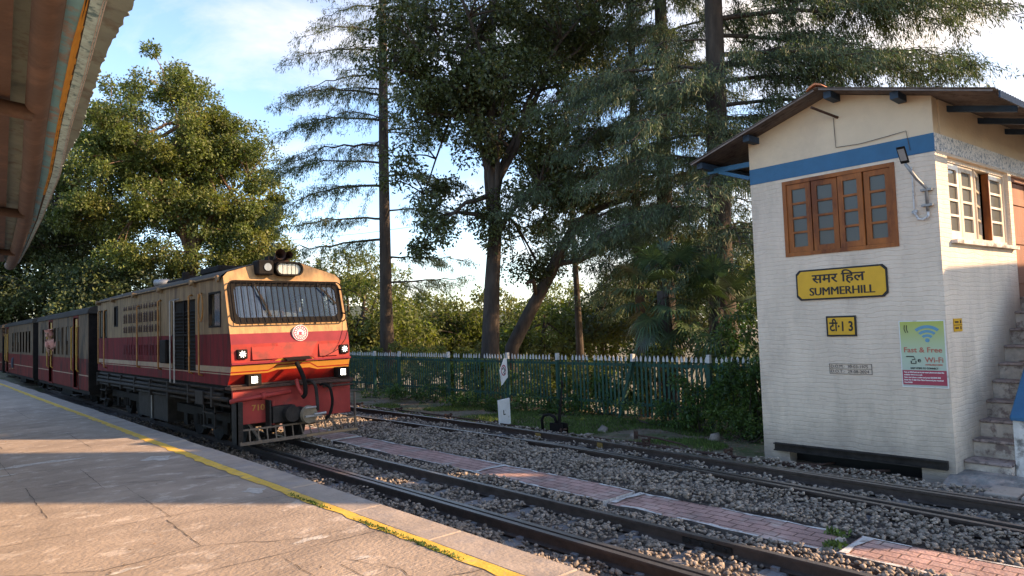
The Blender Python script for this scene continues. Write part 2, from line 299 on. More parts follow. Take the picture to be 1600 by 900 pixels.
def text(name, body, O, U, V, size, matn, parent, align='LEFT', extrude=.002, bold=0., sx=1., width=None):
    c = bpy.data.curves.new(name, 'FONT'); c.body = body; c.size = size; c.align_x = align; c.extrude = extrude; c.offset = bold; c.resolution_u = 3
    o = bpy.data.objects.new('tmp', c); COL.objects.link(o); dg = bpy.context.evaluated_depsgraph_get(); me = bpy.data.meshes.new_from_object(o.evaluated_get(dg)); bpy.data.objects.remove(o)
    O, U, V = map(Vector, (O, U, V)); N = U.cross(V); xs = [v.co.x for v in me.vertices]; k = sx
    if width and xs: k = width/(max(xs)-min(xs)); x0 = min(xs)
    else: x0 = 0
    for v in me.vertices: v.co = O+U*(v.co.x-x0)*k+V*v.co.y+N*v.co.z
    me.materials.clear(); me.materials.append(M[matn]); me.name = name
    o = bpy.data.objects.new(name, me); COL.objects.link(o); place(o, parent); return o
# ------------------------------------------------------------ ground
def gz(x, y):     # terrain height
    z = -.16-.06*min(max(x-8, 0), 3)/3
    if x > 12: z -= min((x-12)*.32, 14)
    if y > 30: z += 0 if x > 12 else min((y-30)*.10, 12)*min(max((12-x)/14, 0), 1)
    if x > 12 and y > 30: z += min((y-30)*.05, 4)
    return z+.03*math.sin(x*1.7+y*.9)*(1 if x > 8.2 else .3)
gx = np.concatenate([np.linspace(-400, -20, 12), np.linspace(-15, 8, 16), np.linspace(8.5, 16, 22), np.linspace(18, 60, 16), np.linspace(80, 800, 14)])
gy = np.concatenate([np.linspace(-300, -20, 8), np.linspace(-15, 30, 60), np.linspace(32, 100, 24), np.linspace(130, 900, 14)])
V = [(x, y, gz(x, y)) for x in gx for y in gy]; ny = len(gy)
F = [(i*ny+j, (i+1)*ny+j, (i+1)*ny+j+1, i*ny+j+1) for i in range(len(gx)-1) for j in range(ny-1)]
g = npmesh('ground', V, F, 'earth'); struct(g)
for p in g.data.polygons: p.use_smooth = True
b = MB(); b.poly([(2.9, -12, -.13), (8.25, -12, -.13), (8.25, 60, -.13), (2.9, 60, -.13)]); struct(b.build('track_bed', 'soil'))
# far wooded ridge seen over the engine
V = []; F = []; n1 = 60
for i in range(n1):
    t = i/(n1-1); x = -160+t*560; y = 330-.15*x
    h = 27+7*math.sin(t*9+1)+3*math.sin(t*23)-t*26
    for k, (dy, hz) in enumerate(((0, -20), (40, h*.55), (80, h), (140, h*.5), (200, -20))): V.append((x+4*math.sin(k*3+i), y+dy, hz+1.5*math.sin(i*2.1+k)))
for i in range(n1-1):
    for k in range(4): F.append((i*5+k, (i+1)*5+k, (i+1)*5+k+1, i*5+k+1))
h = npmesh('hills', V, F, mat('far_wooded_hill', (.055, .07, .045), .95, .4, .08)); struct(h)

# ------------------------------------------------------------ platform
PX = 3.1; PZ = .3
b = MB(); N_ = 90
ys = np.linspace(-9, 48, N_)
edge = [PX+.012*math.sin(y*2.3)+.008*math.sin(y*7.1) for y in ys]
b.poly([(-14, ys[0], PZ), *[(e-.30, y, PZ) for e, y in zip(edge, ys)][:1], *[(e-.30, y, PZ) for e, y in zip(edge, ys)][1:], (-14, ys[-1], PZ)])
b.poly([(-14, ys[0], -.3), (-14, ys[0], PZ), (2.8, ys[0], PZ), (2.8, ys[0], -.3)]); b.poly([(-14, ys[-1], -.3), (2.8, ys[-1], -.3), (2.8, ys[-1], PZ), (-14, ys[-1], PZ)])
pf = struct(b.build('platform', 'platform'))
# bump of patched concrete
b = MB(); y = -9.
while y < 48:
    L = random.uniform(.85, 1.3); e = PX+random.uniform(-.012, .012); dz = random.uniform(-.004, .006)
    b.box(2.795, e, y+.004, y+L-.004, PZ-.14, PZ+.004+dz); y += L
struct(b.build('platform_coping', 'coping', bevel=.008))
b = MB(); b.box(2.6, 3.06, -9, 48, -.3, PZ-.15); struct(b.build('platform_wall', 'soil'))
# yellow line, ragged on its platform side
b = MB(); ys2 = np.linspace(-9, 46, 420); off = [.01*math.sin(y*5)+.012*math.sin(y*17+1)+random.uniform(-.009, .009) for y in ys2]
yl = lambda y: 2.735+.012*math.sin(y*.5)
for i in range(len(ys2)-1):
    y0, y1 = ys2[i], ys2[i+1]; z = PZ+.005
    b.poly([(yl(y0)-.05+off[i], y0, z), (2.792+off[i]*.2, y0, z), (2.792+off[i+1]*.2, y1, z), (yl(y1)-.05+off[i+1], y1, z)])
struct(b.build('yellow_safety_line', 'yellow'))
# cracks and open joints
def ribbon(b, pts, w, z, jit=.012, steps=14):
    for (x0, y0), (x1, y1) in zip(pts, pts[1:]):
        L = math.hypot(x1-x0, y1-y0); n = max(3, int(L/.07)); pp = []
        for k in range(n+1):
            t = k/n; j = random.uniform(-jit, jit)*(0 if k in (0, n) else 1); nx, ny = -(y1-y0)/L, (x1-x0)/L
            pp.append((x0+(x1-x0)*t+nx*j, y0+(y1-y0)*t+ny*j, random.uniform(.3, 1.25)*w/2, nx, ny))
        for a, c in zip(pp, pp[1:]):
            b.poly([(a[0]-a[3]*a[2], a[1]-a[4]*a[2], z), (c[0]-c[3]*c[2], c[1]-c[4]*c[2], z), (c[0]+c[3]*c[2], c[1]+c[4]*c[2], z), (a[0]+a[3]*a[2], a[1]+a[4]*a[2], z)])
b = MB()
for x, y0, y1 in ((.95, 7.0, 8.6), (1.62, 5.2, 6.15), (1.55, 7.9, 9.3), (.55, 4.2, 4.95), (.2, 8.8, 11), (2.0, 11, 13), (1.1, 12, 15), (.85, 3.3, 3.9), (2.1, 3.2, 4.1), (1.9, 16, 19)):
    ribbon(b, [(x, y0), (x+.03, y1)], .006, PZ+.004, .006)
for yy_ in (2.9, 4.55, 6.2, 7.85, 9.5, 11.2, 12.9, 14.6, 17, 20): ribbon(b, [(-4, yy_+.4), (.9, yy_+.1), (2.72, yy_)], .006, PZ+.004, .008)
for xx_, ya_, yb_ in ((.95, 9.5, 12.9), (.95, -2, 2.9), (-.75, 4.5, 20), (.95, 14.6, 26), (1.7, 6.2, 7.85), (1.9, 2.9, 4.5)): ribbon(b, [(xx_, ya_), (xx_+.02, yb_)], .004, PZ+.0042, .006)
for p in ([(.3, 5.7), (1.0, 5.15), (1.62, 5.2)], [(1.62, 5.2), (2.2, 4.8), (2.7, 4.75)], [(.55, 4.2), (1.3, 3.8), (1.95, 3.55), (2.7, 3.35)], [(0, 8.6), (.95, 8.6), (2.7, 7.4)], [(-.6, 6.9), (.95, 7.0)], [(1.6, 3.65), (1.75, 3.1), (2.0, 2.5)], [(2.2, 4.15), (2.35, 3.75), (2.3, 3.4)], [(-.5, 12), (2.7, 10.6)], [(-.5, 16), (2.7, 14.6)]):
    ribbon(b, p, .007, PZ+.004, .02)
struct(b.build('platform_cracks', 'crack'))
# spalled hollows of lighter mortar
b = MB()
for cx, cy, rx, ry in ((2.25, 4.75, .12, .05), (1.1, 5.05, .1, .03), (2.3, 4.1, .05, .03), (1.75, 3.62, .16, .05), (2.55, 6.6, .1, .12), (2.4, 9.3, .16, .18), (1.3, 10.2, .4, .1), (.4, 9.6, .5, .12)):
    n = 18; ph = random.random()*6; b.poly([(cx+rx*math.cos(a)*(1+.35*math.sin(3*a+ph)), cy+ry*math.sin(a)*(1+.4*math.cos(4*a+ph)), PZ+.003) for a in [2*math.pi*k/n for k in range(n)]])
struct(b.build('platform_patches', mat('mortar_patch', (.50, .44, .38), .95, .3, 9, .5, 40, col2=(.36, .29, .24), mscale=10)))

# ------------------------------------------------------------ track
def smooth_path(pts, step=.5):
    ys = np.arange(pts[0][1], pts[-1][1]+.01, step); py = [p[1] for p in pts]; px = [p[0] for p in pts]
    xs = np.interp(ys, py, px)
    for _ in range(6): xs[1:-1] = (xs[:-2]+2*xs[1:-1]+xs[2:])/4
    return list(zip(xs, ys))
RP = [(-.026, 0), (.026, 0), (.028, -.006), (.026, -.026), (.007, -.033), (.007, -.092), (.045, -.106), (.045, -.114), (-.045, -.114), (-.045, -.106), (-.007, -.092), (-.007, -.033), (-.026, -.026), (-.028, -.006)]
def rail(name, path, label, z=0., parent=None):
    b = MB(); n = len(RP)
    for x, y in path: b.v += [(x+u, y, z+v) for u, v in RP]
    for k in range(len(path)-1):
        for j in range(n):
            a0 = k*n+j; a1 = k*n+(j+1) % n; b.f.append((a0, a0+n, a1+n, a1)); b.m.append(1 if j == 0 else 0)
    b.f.append(tuple(range(n))); b.m.append(0); b.f.append(tuple(range((len(path)-1)*n, len(path)*n))[::-1]); b.m.append(0)
    return b.build(name, ['rail_side', 'rail_top'], parent)
XA, XB = 4.185, 4.975; XC = (XA+XB)/2
def track(name, label, rails, sleepers, sl_w, cx):
    t = thing(name, label, 'railway track', (cx, 5, -.12))
    for nm, p in rails: rail(nm, p, None, parent=t)
    return t
t1 = thing('railway_track', 'railway track nearest the platform, carrying the red and cream engine', 'railway track', (XC, 5, -.12))
for x in (XA, XB): rail('rail', [(x, y) for y in np.arange(-8, 60, 1.)], None, parent=t1)
rail('guard_rail', [(XA+.095+(.06 if y > 9 else 0), y) for y in np.arange(-8, 12, .5)], None, z=-.004, parent=t1)
k = 0
y = -2.0
while y < 24:
    b = MB(); w = .11; x0, x1 = XC-.62, XC+.62; zt = -.116
    b.extrude([(y-w, zt-.06), (y-w*.72, zt), (y+w*.72, zt), (y+w, zt-.06)], 'x', x0, x1)
    for xx in (XA, XB):
        for s in (-1, 1): b.box(xx+s*.05-.02, xx+s*.05+.02, y-.03, y+.03, zt, zt+.03)
    b.build('sleeper', 'sleeper', t1); y += .66
b = MB()      # fishplate on the far rail of the near track
for s in (-1, 1): b.box(XB+s*.012-.006, XB+s*.012+.006, 3.0, 3.46, -.085, -.04)
for q in range(4): b.tube([(XB-.04, 3.06+q*.11, -.062), (XB+.04, 3.06+q*.11, -.062)], .014, 6)
b.build('fishplate', 'steel', t1)
t2 = thing('railway_track', 'railway track running along the foot of the whitewashed cabin, with switch rails', 'railway track', (7.4, 5, -.12))
A = smooth_path([(6.1, -8), (6.38, -2), (6.76, 1.44), (7.02, 3.76), (7.27, 6.5), (7.32, 8.5), (7.2, 12.9), (7.05, 18), (7.0, 60)])
B = smooth_path([(7.1, -8), (7.45, -2), (7.62, 1.6), (7.70, 4), (7.92, 7), (8.02, 9), (7.96, 14.3), (7.84, 18), (7.79, 60)])
rail('rail', A, None, parent=t2); rail('rail', B, None, parent=t2)
rail('switch_rail', [(x+.06+.016*max(0, 8-y), y) for x, y in A if -8 <= y <= 8.2], None, z=-.003, parent=t2)
rail('switch_rail', [(x+.055+.022*max(0, 5-y), y) for x, y in B if -8 <= y <= 5.5], None, z=-.003, parent=t2)
y = -2.
while y < 24:
    xa = np.interp(y, [p[1] for p in A], [p[0] for p in A]); xb = np.interp(y, [p[1] for p in B], [p[0] for p in B])
    b = MB(); zt = -.116; b.extrude([(y-.11, zt-.06), (y-.08, zt), (y+.08, zt), (y+.11, zt-.06)], 'x', xa-.25, xb+.25); b.build('sleeper', 'sleeper', t2); y += .66

# brick walk between the tracks, in slabs
for k, (y0, y1, xo) in enumerate(((-2.5, 2.36, 0), (2.50, 4.62, .0), (4.70, 6.86, .03), (6.9, 10.6, .05), (10.7, 24, .05))):
    b = MB(); n = 14; x0, x1 = 5.36+xo, 5.86+xo+.03
    ysn = np.linspace(y0, y1, n); lo = [(x0+random.uniform(-.014, .014), y, -.035+random.uniform(-.004, .004)) for y in ysn]; hi = [(x1+random.uniform(-.014, .014), y, -.028+random.uniform(-.004, .004)) for y in ysn]
    for i in range(n-1): b.poly([lo[i], hi[i], hi[i+1], lo[i+1]])
    sk = [(p[0], p[1], -.14) for p in lo]; sh = [(p[0], p[1], -.14) for p in hi]
    for i in range(n-1): b.poly([sk[i], lo[i], lo[i+1], sk[i+1]], 2); b.poly([hi[i], sh[i], sh[i+1], hi[i+1]], 2)
    b.poly([lo[0], sk[0], sh[0], hi[0]], 1); b.poly([lo[-1], hi[-1], sh[-1], sk[-1]], 1)
    # whitewashed edging courses, 4 mm proud
    for (pl, s) in ((lo, 1), (hi, -1)):
        for i in range(n-1):
            if random.random() < .8:
                a, c = pl[i], pl[i+1]; w = random.uniform(.02, .05)*s; b.poly([(a[0], a[1], a[2]+.003), (a[0]+w, a[1], a[2]+.003), (c[0]+w*random.uniform(.6, 1.2), c[1], c[2]+.003), (c[0], c[1], c[2]+.003)], 1)
    b.poly([(x0+.03, y1-.09, -.022), (x0+.22, y1-.06, -.020), (x1-.03, y1-.11, -.018), (x1-.02, y1-.02, -.018), (x0+.02, y1-.02, -.022)], 1)
    struct(b.build('brick_path', ['brickpath', 'whitewash_kerb', 'soil']))

# ------------------------------------------------------------ ballast: individual stones, one heap
def ico():
    import bmesh
    bm = bmesh.new(); bmesh.ops.create_icosphere(bm, subdivisions=1, radius=1); v = np.array([q.co[:] for q in bm.verts]); f = np.array([[q.index for q in p.verts] for p in bm.faces]); bm.free(); return v, f
IV, IF = ico()
def stones(P, S, rng, flat=.7):
    n = len(P); k = len(IV); V = np.repeat(IV[None], n, 0)*(1+rng.uniform(-.42, .32, (n, k, 1)))
    V *= np.stack([S*rng.uniform(.7, 1.3, n), S*rng.uniform(.7, 1.3, n), S*rng.uniform(.4, .85, n)*flat/.7], -1)[:, None]
    a = rng.uniform(0, 2*np.pi, n); c, s = np.cos(a), np.sin(a); t = rng.uniform(-.7, .7, n); ct, st = np.cos(t), np.sin(t)
    x, y, z = V[..., 0], V[..., 1], V[..., 2]; y, z = y*ct[:, None]-z*st[:, None], y*st[:, None]+z*ct[:, None]; x, y = x*c[:, None]-y*s[:, None], x*s[:, None]+y*c[:, None]
    V = np.stack([x, y, z], -1)+P[:, None]; F = IF[None]+(np.arange(n)*k)[:, None, None]; return V.reshape(-1, 3), F.reshape(-1, 3)
ax = np.array([p[1] for p in A]); aa = np.array([p[0] for p in A]); bb = np.array([p[0] for p in B])
def scatter(n, x0, x1, y0, y1):
    u = RNG.random(n)**1.35; y = y0+(y1-y0)*u; x = RNG.uniform(x0, x1, n); return x, y
x, y = scatter(82000, 3.12, 8.5, -1.5, 19)
xa = np.interp(y, ax, aa); xb = np.interp(y, ax, bb)
top = np.full(len(x), -.085)
top += .035*np.sin(x*5+y*2.1)*np.sin(y*3.3)
shoulder = ((x > 5.0) & (x < 5.36)) | ((x > 5.9) & (x < xa-.1)); top[shoulder] += .055
inside1 = (x > XA-.05) & (x < XB+.05); top[inside1] -= .015; top[(x < XA-.1)] -= .02
ok = ~((x > 5.32) & (x < 5.96) & (RNG.random(len(x)) > .004)) & ~(abs(x-XA) < .075) & ~(abs(x-XB) < .065) & ~(abs(x-XA-.1) < .06) & ~(abs(x-xa) < .08) & ~(abs(x-xb) < .08)
ok &= ~((x > xb+.15) & (RNG.random(len(x)) > .45)) & ~((x > xa) & (x < xb) & (RNG.random(len(x)) > .5))
# steel sleepers stay partly clear
ph = (y+2) % .66; ok &= ~(inside1 & ((ph < .09) | (ph > .57)) & (RNG.random(len(x)) > .25))
x, y, top = x[ok], y[ok], top[ok]; S = RNG.uniform(.011, .027, len(x))*(1+.25*np.clip(y/15, 0, 1))
P = np.stack([x, y, top+RNG.uniform(-.02, .02, len(x))], -1); V, F = stones(P, S, RNG)
stuff(npmesh('ballast_stones', V, F, 'stone'), 'loose grey and brown ballast stones filled between the rails and the brick path', 'ballast')

# ------------------------------------------------------------ signal cabin
CX, CY = 8.9, 2.5; an = R(5); U2 = Vector((math.cos(an), -math.sin(an), 0)); N2 = Vector((-math.sin(an), -math.cos(an), 0)); ZZ = Vector((0, 0, 1))
def rz_(y): return 4.62-.317*(y-3.65) if y > 3.65 else 4.62-.285*(3.65-y)    # underside of the roof
tw = thing('signal_cabin', 'two storey whitewashed brick signal cabin with a blue band and brown casement windows', 'cabin', (11, 3.7, -.16))
YF = 4.80
# front wall (faces the track): lower part, blue band, cream gable
b = MB(); O = Vector((CX, YF, -.2)); UF = Vector((0, -1, 0)); NF = Vector((-1, 0, 0))
h0 = 3.64+.2; wins = [(YF-4.34, YF-2.935, 2.58+.2, 3.6+.2)]
b.wall(O, UF, ZZ, NF, YF-CY, h0, .2, wins+[(.36, 1.95, 0, .175)], 0); fw = b.build('wall', 'wall', tw); fw['label'] = 'whitewashed brick front wall facing the track'
b = MB(); b.wall((CX-.006, YF+.0, 3.64), UF, ZZ, NF, YF-CY+.004, .215, .05, [], 0); b.build('blue_band', 'blue', tw)
gz0 = 3.855
prof = [(YF, gz0), (YF, rz_(YF)), (3.65, rz_(3.65)), (CY, rz_(CY)), (CY, gz0)]
b = MB(); b.extrude(prof, 'x', CX+.002, CX+.2); b.build('gable', 'cream', tw)
# side wall with the stair (turned five degrees)
O2 = Vector((CX, CY, -.2)); Ls = 5.2
b = MB(); sh = [(.33, 2.32, 2.63+.2, 3.63+.2), (2.44, 3.25, 1.93+.2, 3.62+.2)]
b.wall(O2+U2*.001, U2, ZZ, N2, Ls, 3.66+.2, .16, sh, 0); b.build('wall', 'wall_side', tw)['label'] = 'sunlit side wall beside the stair'
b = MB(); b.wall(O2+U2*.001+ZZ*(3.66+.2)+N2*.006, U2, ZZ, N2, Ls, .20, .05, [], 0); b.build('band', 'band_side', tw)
b = MB(); b.wall(O2+U2*.2+ZZ*(3.862+.2)-N2*.001, U2, ZZ, N2, Ls-.2, .42, .05, [], 0); b.build('gable', 'cream', tw)['label'] = 'cream strip of wall under the eaves'
b = MB(); b.poly([(CX+.03, YF-.002, -.2), (14, YF-.002, -.2), (14, YF-.002, 4.2), (CX+.03, YF-.002, 4.2)]); b.poly([(14, YF, -.2), (14, 2.1, -.2), (14, 2.1, 4.2), (14, YF, 4.2)]); b.build('wall', 'wall', tw)['label'] = 'rear walls turned away from the track'
b = MB(); b.box(CX+.25, 13.9, 2.9, YF-.1, 2.2, 2.25); b.box(CX+.25, 13.9, 2.9, YF-.1, -.19, -.17); b.build('floor', 'dark', tw)
b = MB(); b.box(13.2, 13.24, 2.3, 4.7, -.1, 4.1); b.build('partition', 'dark', tw)
# roof: corrugated tin, corrugations running down the slope
xs = np.arange(8.52, 14.4, .019); rows = [(5.53, 4.035), (3.65, 4.63), (1.80, 4.10)]
V = []; F = []
for x in xs:
    w = .011*math.sin(2*math.pi*x/.076)
    rw = rows[:2]+[(rows[2][0]-.0875*(x-8.52), rows[2][1])]
    for (yy, zz) in rw: V.append((x, yy, zz+w))
    for (yy, zz) in rw: V.append((x, yy, zz+w+.006))
for i in range(len(xs)-1):
    a = i*6; c = a+6
    for q in (0, 1): F += [(a+q, c+q, c+q+1, a+q+1), (a+3+q, a+4+q, c+4+q, c+3+q)]
    F += [(a, a+3, c+3, c), (a+2, c+2, c+5, a+5)]
for a in (0, (len(xs)-1)*6): F += [(a, a+1, a+4, a+3), (a+1, a+2, a+5, a+4)]
rf = npmesh('roof', V, F, 'tin', tw)
b = MB(); b.extrude([(3.53, 4.61), (3.58, 4.66), (3.65, 4.69), (3.72, 4.66), (3.77, 4.61), (3.72, 4.64), (3.65, 4.665), (3.58, 4.64)], 'x', 8.49, 14.4); rc = b.build('ridge_cap', 'ridge', rf)
b = MB()    # barge edge boards under the gable overhang
b.beam((8.52, 5.5, 4.02), (8.52, 3.68, 4.605), .012, .02); b.beam((8.52, 3.62, 4.605), (8.52, 1.82, 4.085), .012, .02); b.build('barge_board', 'tin', rf)
for yy in (5.42, 4.68, 3.56, 2.80):
    b = MB(); z = rz_(yy)-.045; b.box(8.62, 9.05 if yy < YF else 13.9, yy-.045, yy+.045, z-.05, z+.035); b.build('purlin', 'blue_dark', rf)
for xx in (9.35, 10.3, 11.25, 12.2, 13.15):
    b = MB(); dy_ = .0875*(xx-8.52); b.beam((xx, 1.85-dy_, 4.03), (xx, 2.6-dy_, 4.225), .05, .07); b.build('rafter', 'blue_dark', rf)
b = MB(); b.beam((8.95, 4.8, 3.95), (8.95, 5.48, 3.96), .06, .07); b.beam((8.95, 4.82, 3.75), (8.95, 5.3, 3.93), .05, .05); b.build('bracket', 'blue', rf)
b = MB(); b.beam((8.60, 1.78, 4.05), (14.3, 1.78-.0875*5.7, 4.05), .015, .07); b.build('fascia', 'blue_dark', rf)
b = MB(); b.tube([(8.52, 3.72, 4.40), (8.9, 3.56, 4.30)], .018, 6); b.build('pipe_stub', 'rust', tw)
# front window
def casement(parent, O, U, N, w, h, leaves, woodm='wood', rows=4, depth=.05, openk=None, wm=.035):
    O = Vector(O); wn_ = None
    f = MB(); fr = .05
    f.wall(O+N*.012, U, ZZ, N, w, h, .09, [(fr, w-fr, fr, h-fr)]); wn_ = f.build('window', woodm, parent)
    for k, (a, c) in enumerate(leaves):
        lf = MB(); Ok = O+U*(a+.003)+ZZ*(fr+.003); lw = c-a-.006; lh = h-2*fr-.006; Uk, Nk = U, N
        if openk and k in openk:
            an_ = openk[k]; Uk = (U*math.cos(an_)-N*math.sin(an_)).normalized(); Nk = (N*math.cos(an_)+U*math.sin(an_)).normalized()
        st = .065; gh = (lh-2*.07)/rows; holes = [(st, lw-st, .07+gh*r+.014*(r > 0), .07+gh*(r+1)-.014*(r < rows-1)) for r in range(rows)]
        lf.wall(Ok-N*.004, Uk, ZZ, Nk, lw, lh, .04, holes); sash = lf.build('casement', woodm, wn_, bevel=.004)
        pn = MB()
        for q in holes: pn.poly([Ok-N*.004-Nk*.02+Uk*q[0]+ZZ*q[2], Ok-N*.004-Nk*.02+Uk*q[1]+ZZ*q[2], Ok-N*.004-Nk*.02+Uk*q[1]+ZZ*q[3], Ok-N*.004-Nk*.02+Uk*q[0]+ZZ*q[3]])
        pn.build('pane', 'pane', sash)
    return wn_
W = 1.405
cw = casement(tw, (CX, 4.34, 2.58), UF, NF, W, 1.02, [(.05, .375), (.385, .71), (.72, 1.03), (1.04, 1.355)], openk={1: R(4), 2: R(-3)})
cw['label'] = 'wide brown four-casement window on the track side'
b = MB()
for u in (.0, 1.36): pass
b.box(CX+.11, CX+.13, 2.9, 4.4, 2.55, 3.65); b.build('net_curtain', mat('grey_blind', (.10, .095, .08), .9, .25, 30), tw)
# side window, recessed
b = MB(); wl_ = O2+U2*.33+ZZ*(2.63+.2)-N2*.06
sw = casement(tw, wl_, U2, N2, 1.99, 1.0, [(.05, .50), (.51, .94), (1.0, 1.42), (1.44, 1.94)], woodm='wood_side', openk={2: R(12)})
sw['label'] = 'recessed brown window high on the sunlit side wall'
b = MB(); b.obox(wl_+U2*1.43+ZZ*.5-N2*.03, U2, N2, ZZ, .012, .04, .44); b.build('mullion', 'wood', sw)
b = MB(); b.obox(O2+U2*1.32+ZZ*(2.63+.2-.03)+N2*.02, U2, N2, ZZ, 1.03, .05, .022); b.build('sill', 'plaster', tw)
# door at the stair head
b = MB(); b.wall(O2+U2*2.44+ZZ*(1.93+.2)-N2*.05, U2, ZZ, N2, .81, 1.69, .07, [(.07, .74, 0, 1.62)]); dr = b.build('door', 'door_wood', tw)
b = MB(); b.obox(O2+U2*2.845+ZZ*(1.93+.2+.8)-N2*.09, U2, N2, ZZ, .33, .02, .81)
for q in (.25, .8, 1.35): b.obox(O2+U2*2.845+ZZ*(1.93+.2+q)-N2*.066, U2, N2, ZZ, .31, .012, .05)
b.build('leaf', 'door_wood', dr, bevel=.003)
# steel joist carrying the front wall over the rod opening, dark pit behind
b = MB(); zc = .035
for z0, z1, x0 in ((zc+.035, zc+.05, 8.83), (zc-.05, zc-.035, 8.83), (zc-.035, zc+.035, 8.865)): b.box(x0, 8.897, 2.57, 4.63, z0, z1)
b.build('lintel_joist', 'steel', tw)
b = MB(); b.box(9.12, 9.2, 2.7, 4.6, -.25, .05); b.build('rod_pit', 'dark', tw)
# stairs and parapet
b = MB(); noses = [(.21, .08), (.50, .28), (.74, .48), (.99, .69), (1.22, .91), (1.47, 1.11), (1.70, 1.32), (1.94, 1.53), (2.18, 1.75), (2.42, 1.94)]
SY = .46
st = MB(); 
for k, (u, z) in enumerate(noses):
    u1 = noses[k+1][0]+.03 if k+1 < len(noses) else 3.6; z0 = -.2
    c = O2+U2*((u+.03+u1)/2)+N2*(SY/2+.002)+ZZ*0; c.z = (z0+z-.035)/2
    st.obox(c, U2, N2, ZZ, (u1-u-.03)/2, SY/2, (z-.035-z0)/2, 0)
sta = st.build('stairs', 'step', tw)
for k, (u, z) in enumerate(noses):
    u1 = noses[k+1][0]+.05 if k+1 < len(noses) else 3.6; tr = MB(); c = O2+U2*((u+u1)/2)+N2*(SY/2+.004); c.z = z-.0175
    tr.obox(c, U2, N2, ZZ, (u1-u)/2, SY/2, .0175); tr.build('tread', 'tread', sta, bevel=.01)
PAY = SY+.012; b = MB()
def P3(u, n, z): p = O2+U2*u+N2*n; return (p.x, p.y, z)
def slab(b, pts, n0, n1, m=0):   # pts (u,z) polygon extruded along N2
    i = len(b.v); n = len(pts); b.v += [P3(u, n0, z) for u, z in pts]+[P3(u, n1, z) for u, z in pts]
    for j in range(n): b.f.append((i+j, i+(j+1) % n, i+n+(j+1) % n, i+n+j)); b.m.append(m)
    b.f.append(tuple(i+j for j in range(n))[::-1]); b.m.append(m); b.f.append(tuple(i+n+j for j in range(n))); b.m.append(m)
slab(b, [(.33, -.2), (.33, .56), (2.5, 2.52), (3.7, 2.52), (3.7, -.2)], PAY, PAY+.14); b.build('parapet', 'plaster', sta)
b = MB(); slab(b, [(.30, .545), (.30, .60), (2.5, 2.60), (3.7, 2.60), (3.7, 2.53), (2.52, 2.53)], PAY-.02, PAY+.16); b.build('coping', 'blue', sta, bevel=.012)
# rubble apron at the cabin's foot
b = MB(); n = 22; pts = []
for i in range(n):
    for j in range(8):
        x = 8.35+i*.12; y = .6+j*.28; pts.append((x, y, -.10+.05*(x > 8.75)+random.uniform(-.02, .03)-(.06 if i == 0 or j == 0 else 0)))
b.v = pts
for i in range(n-1):
    for j in range(7): a = i*8+j; b.f.append((a, a+8, a+9, a+1)); b.m.append(0)
struct(b.build('pavement', mat('broken_apron', (.22, .20, .18), .95, .4, 7, 1., 25, col2=(.33, .25, .21), mscale=4)))
b = MB()
for k in range(3): b.box(8.15+.02*k, 8.62, 1.15+k*.32, 1.44+k*.32, -.2, -.045-.006*k)
struct(b.build('paving_slabs', 'coping', bevel=.01))

# ------------------------------------------------------------ signs on the cabin wall
FX = CX-.004
def sign_panel(name, label, cat, y0, y1, z0, z1, ch=.0, border=.03, t=.012, face='sign_y', frame='sign_k'):
    o = thing(name, label, cat, (FX, (y0+y1)/2, z0)); 
    def oct_(a, c, d, e, q): return [(a, d+q), (a-q, d), (c+q, d), (c, d+q), (c, e-q), (c+q, e), (a-q, e), (a, e-q)] if q else [(a, d), (c, d), (c, e), (a, e)]
    b = MB(); b.extrude(oct_(y1, y0, z0, z1, ch), 'x', FX-t, FX); b.build('frame', frame, o)
    b = MB(); b.extrude(oct_(y1-border, y0+border, z0+border, z1-border, ch), 'x', FX-t-.003, FX-t+.004); b.build('panel', face, o)
    return o
UU = (0, -1, 0); VV = (0, 0, 1)
sg = sign_panel('station_sign', 'large yellow station name sign reading SUMMERHILL under the brown window', 'sign', 3.085, 4.215, 1.985, 2.385, .05, .022)
text('lettering', 'समर िहल', (FX-.016, 4.00, 2.205), UU, VV, .165, 'sign_k', sg, width=.66, bold=.003)

for dx_ in (0, .004, .008): text('lettering', 'SUMMERHILL', (FX-.016-dx_*.05, 4.04-dx_, 2.045), UU, VV, .145, 'sign_k', sg, width=.80)
s2 = sign_panel('number_sign', 'small yellow black-framed number board reading T-13 in Hindi, below the station sign', 'sign', 3.48, 3.85, 1.51, 1.77, 0, .022)
text('lettering', 'टी·1 3', (FX-.016, 3.81, 1.58), UU, VV, .17, 'sign_k', s2, width=.29, bold=.004)
# painted inspection dates: outline and two rows, marks on the wall paint
dn = thing('date_marking', 'faint painted box with two rows of inspection dates on the white wall', 'marking', (FX, 3.58, 1.03))
b = MB(); y0, y1, z0, z1 = 3.33, 3.845, 1.035, 1.165
for (a, c, d, e) in ((y0, y1, z0, z0+.005), (y0, y1, z1-.005, z1), (y0, y1, (z0+z1)/2-.002, (z0+z1)/2+.002), (y0, y0+.005, z0, z1), (y1-.005, y1, z0, z1)): b.box(FX-.002-(.001 if e-d > .05 else 0), FX+.003, a, c, d, e)
b.build('outline', 'ink', dn)
text('lettering', 'D.O.M.-  30-03-1975', (FX-.0035, 3.825, 1.113), UU, VV, .055, 'ink', dn, width=.45, extrude=.001)
text('lettering', 'D.O.T.-  29-08-2024', (FX-.0035, 3.825, 1.05), UU, VV, .055, 'ink', dn, width=.46, extrude=.001)
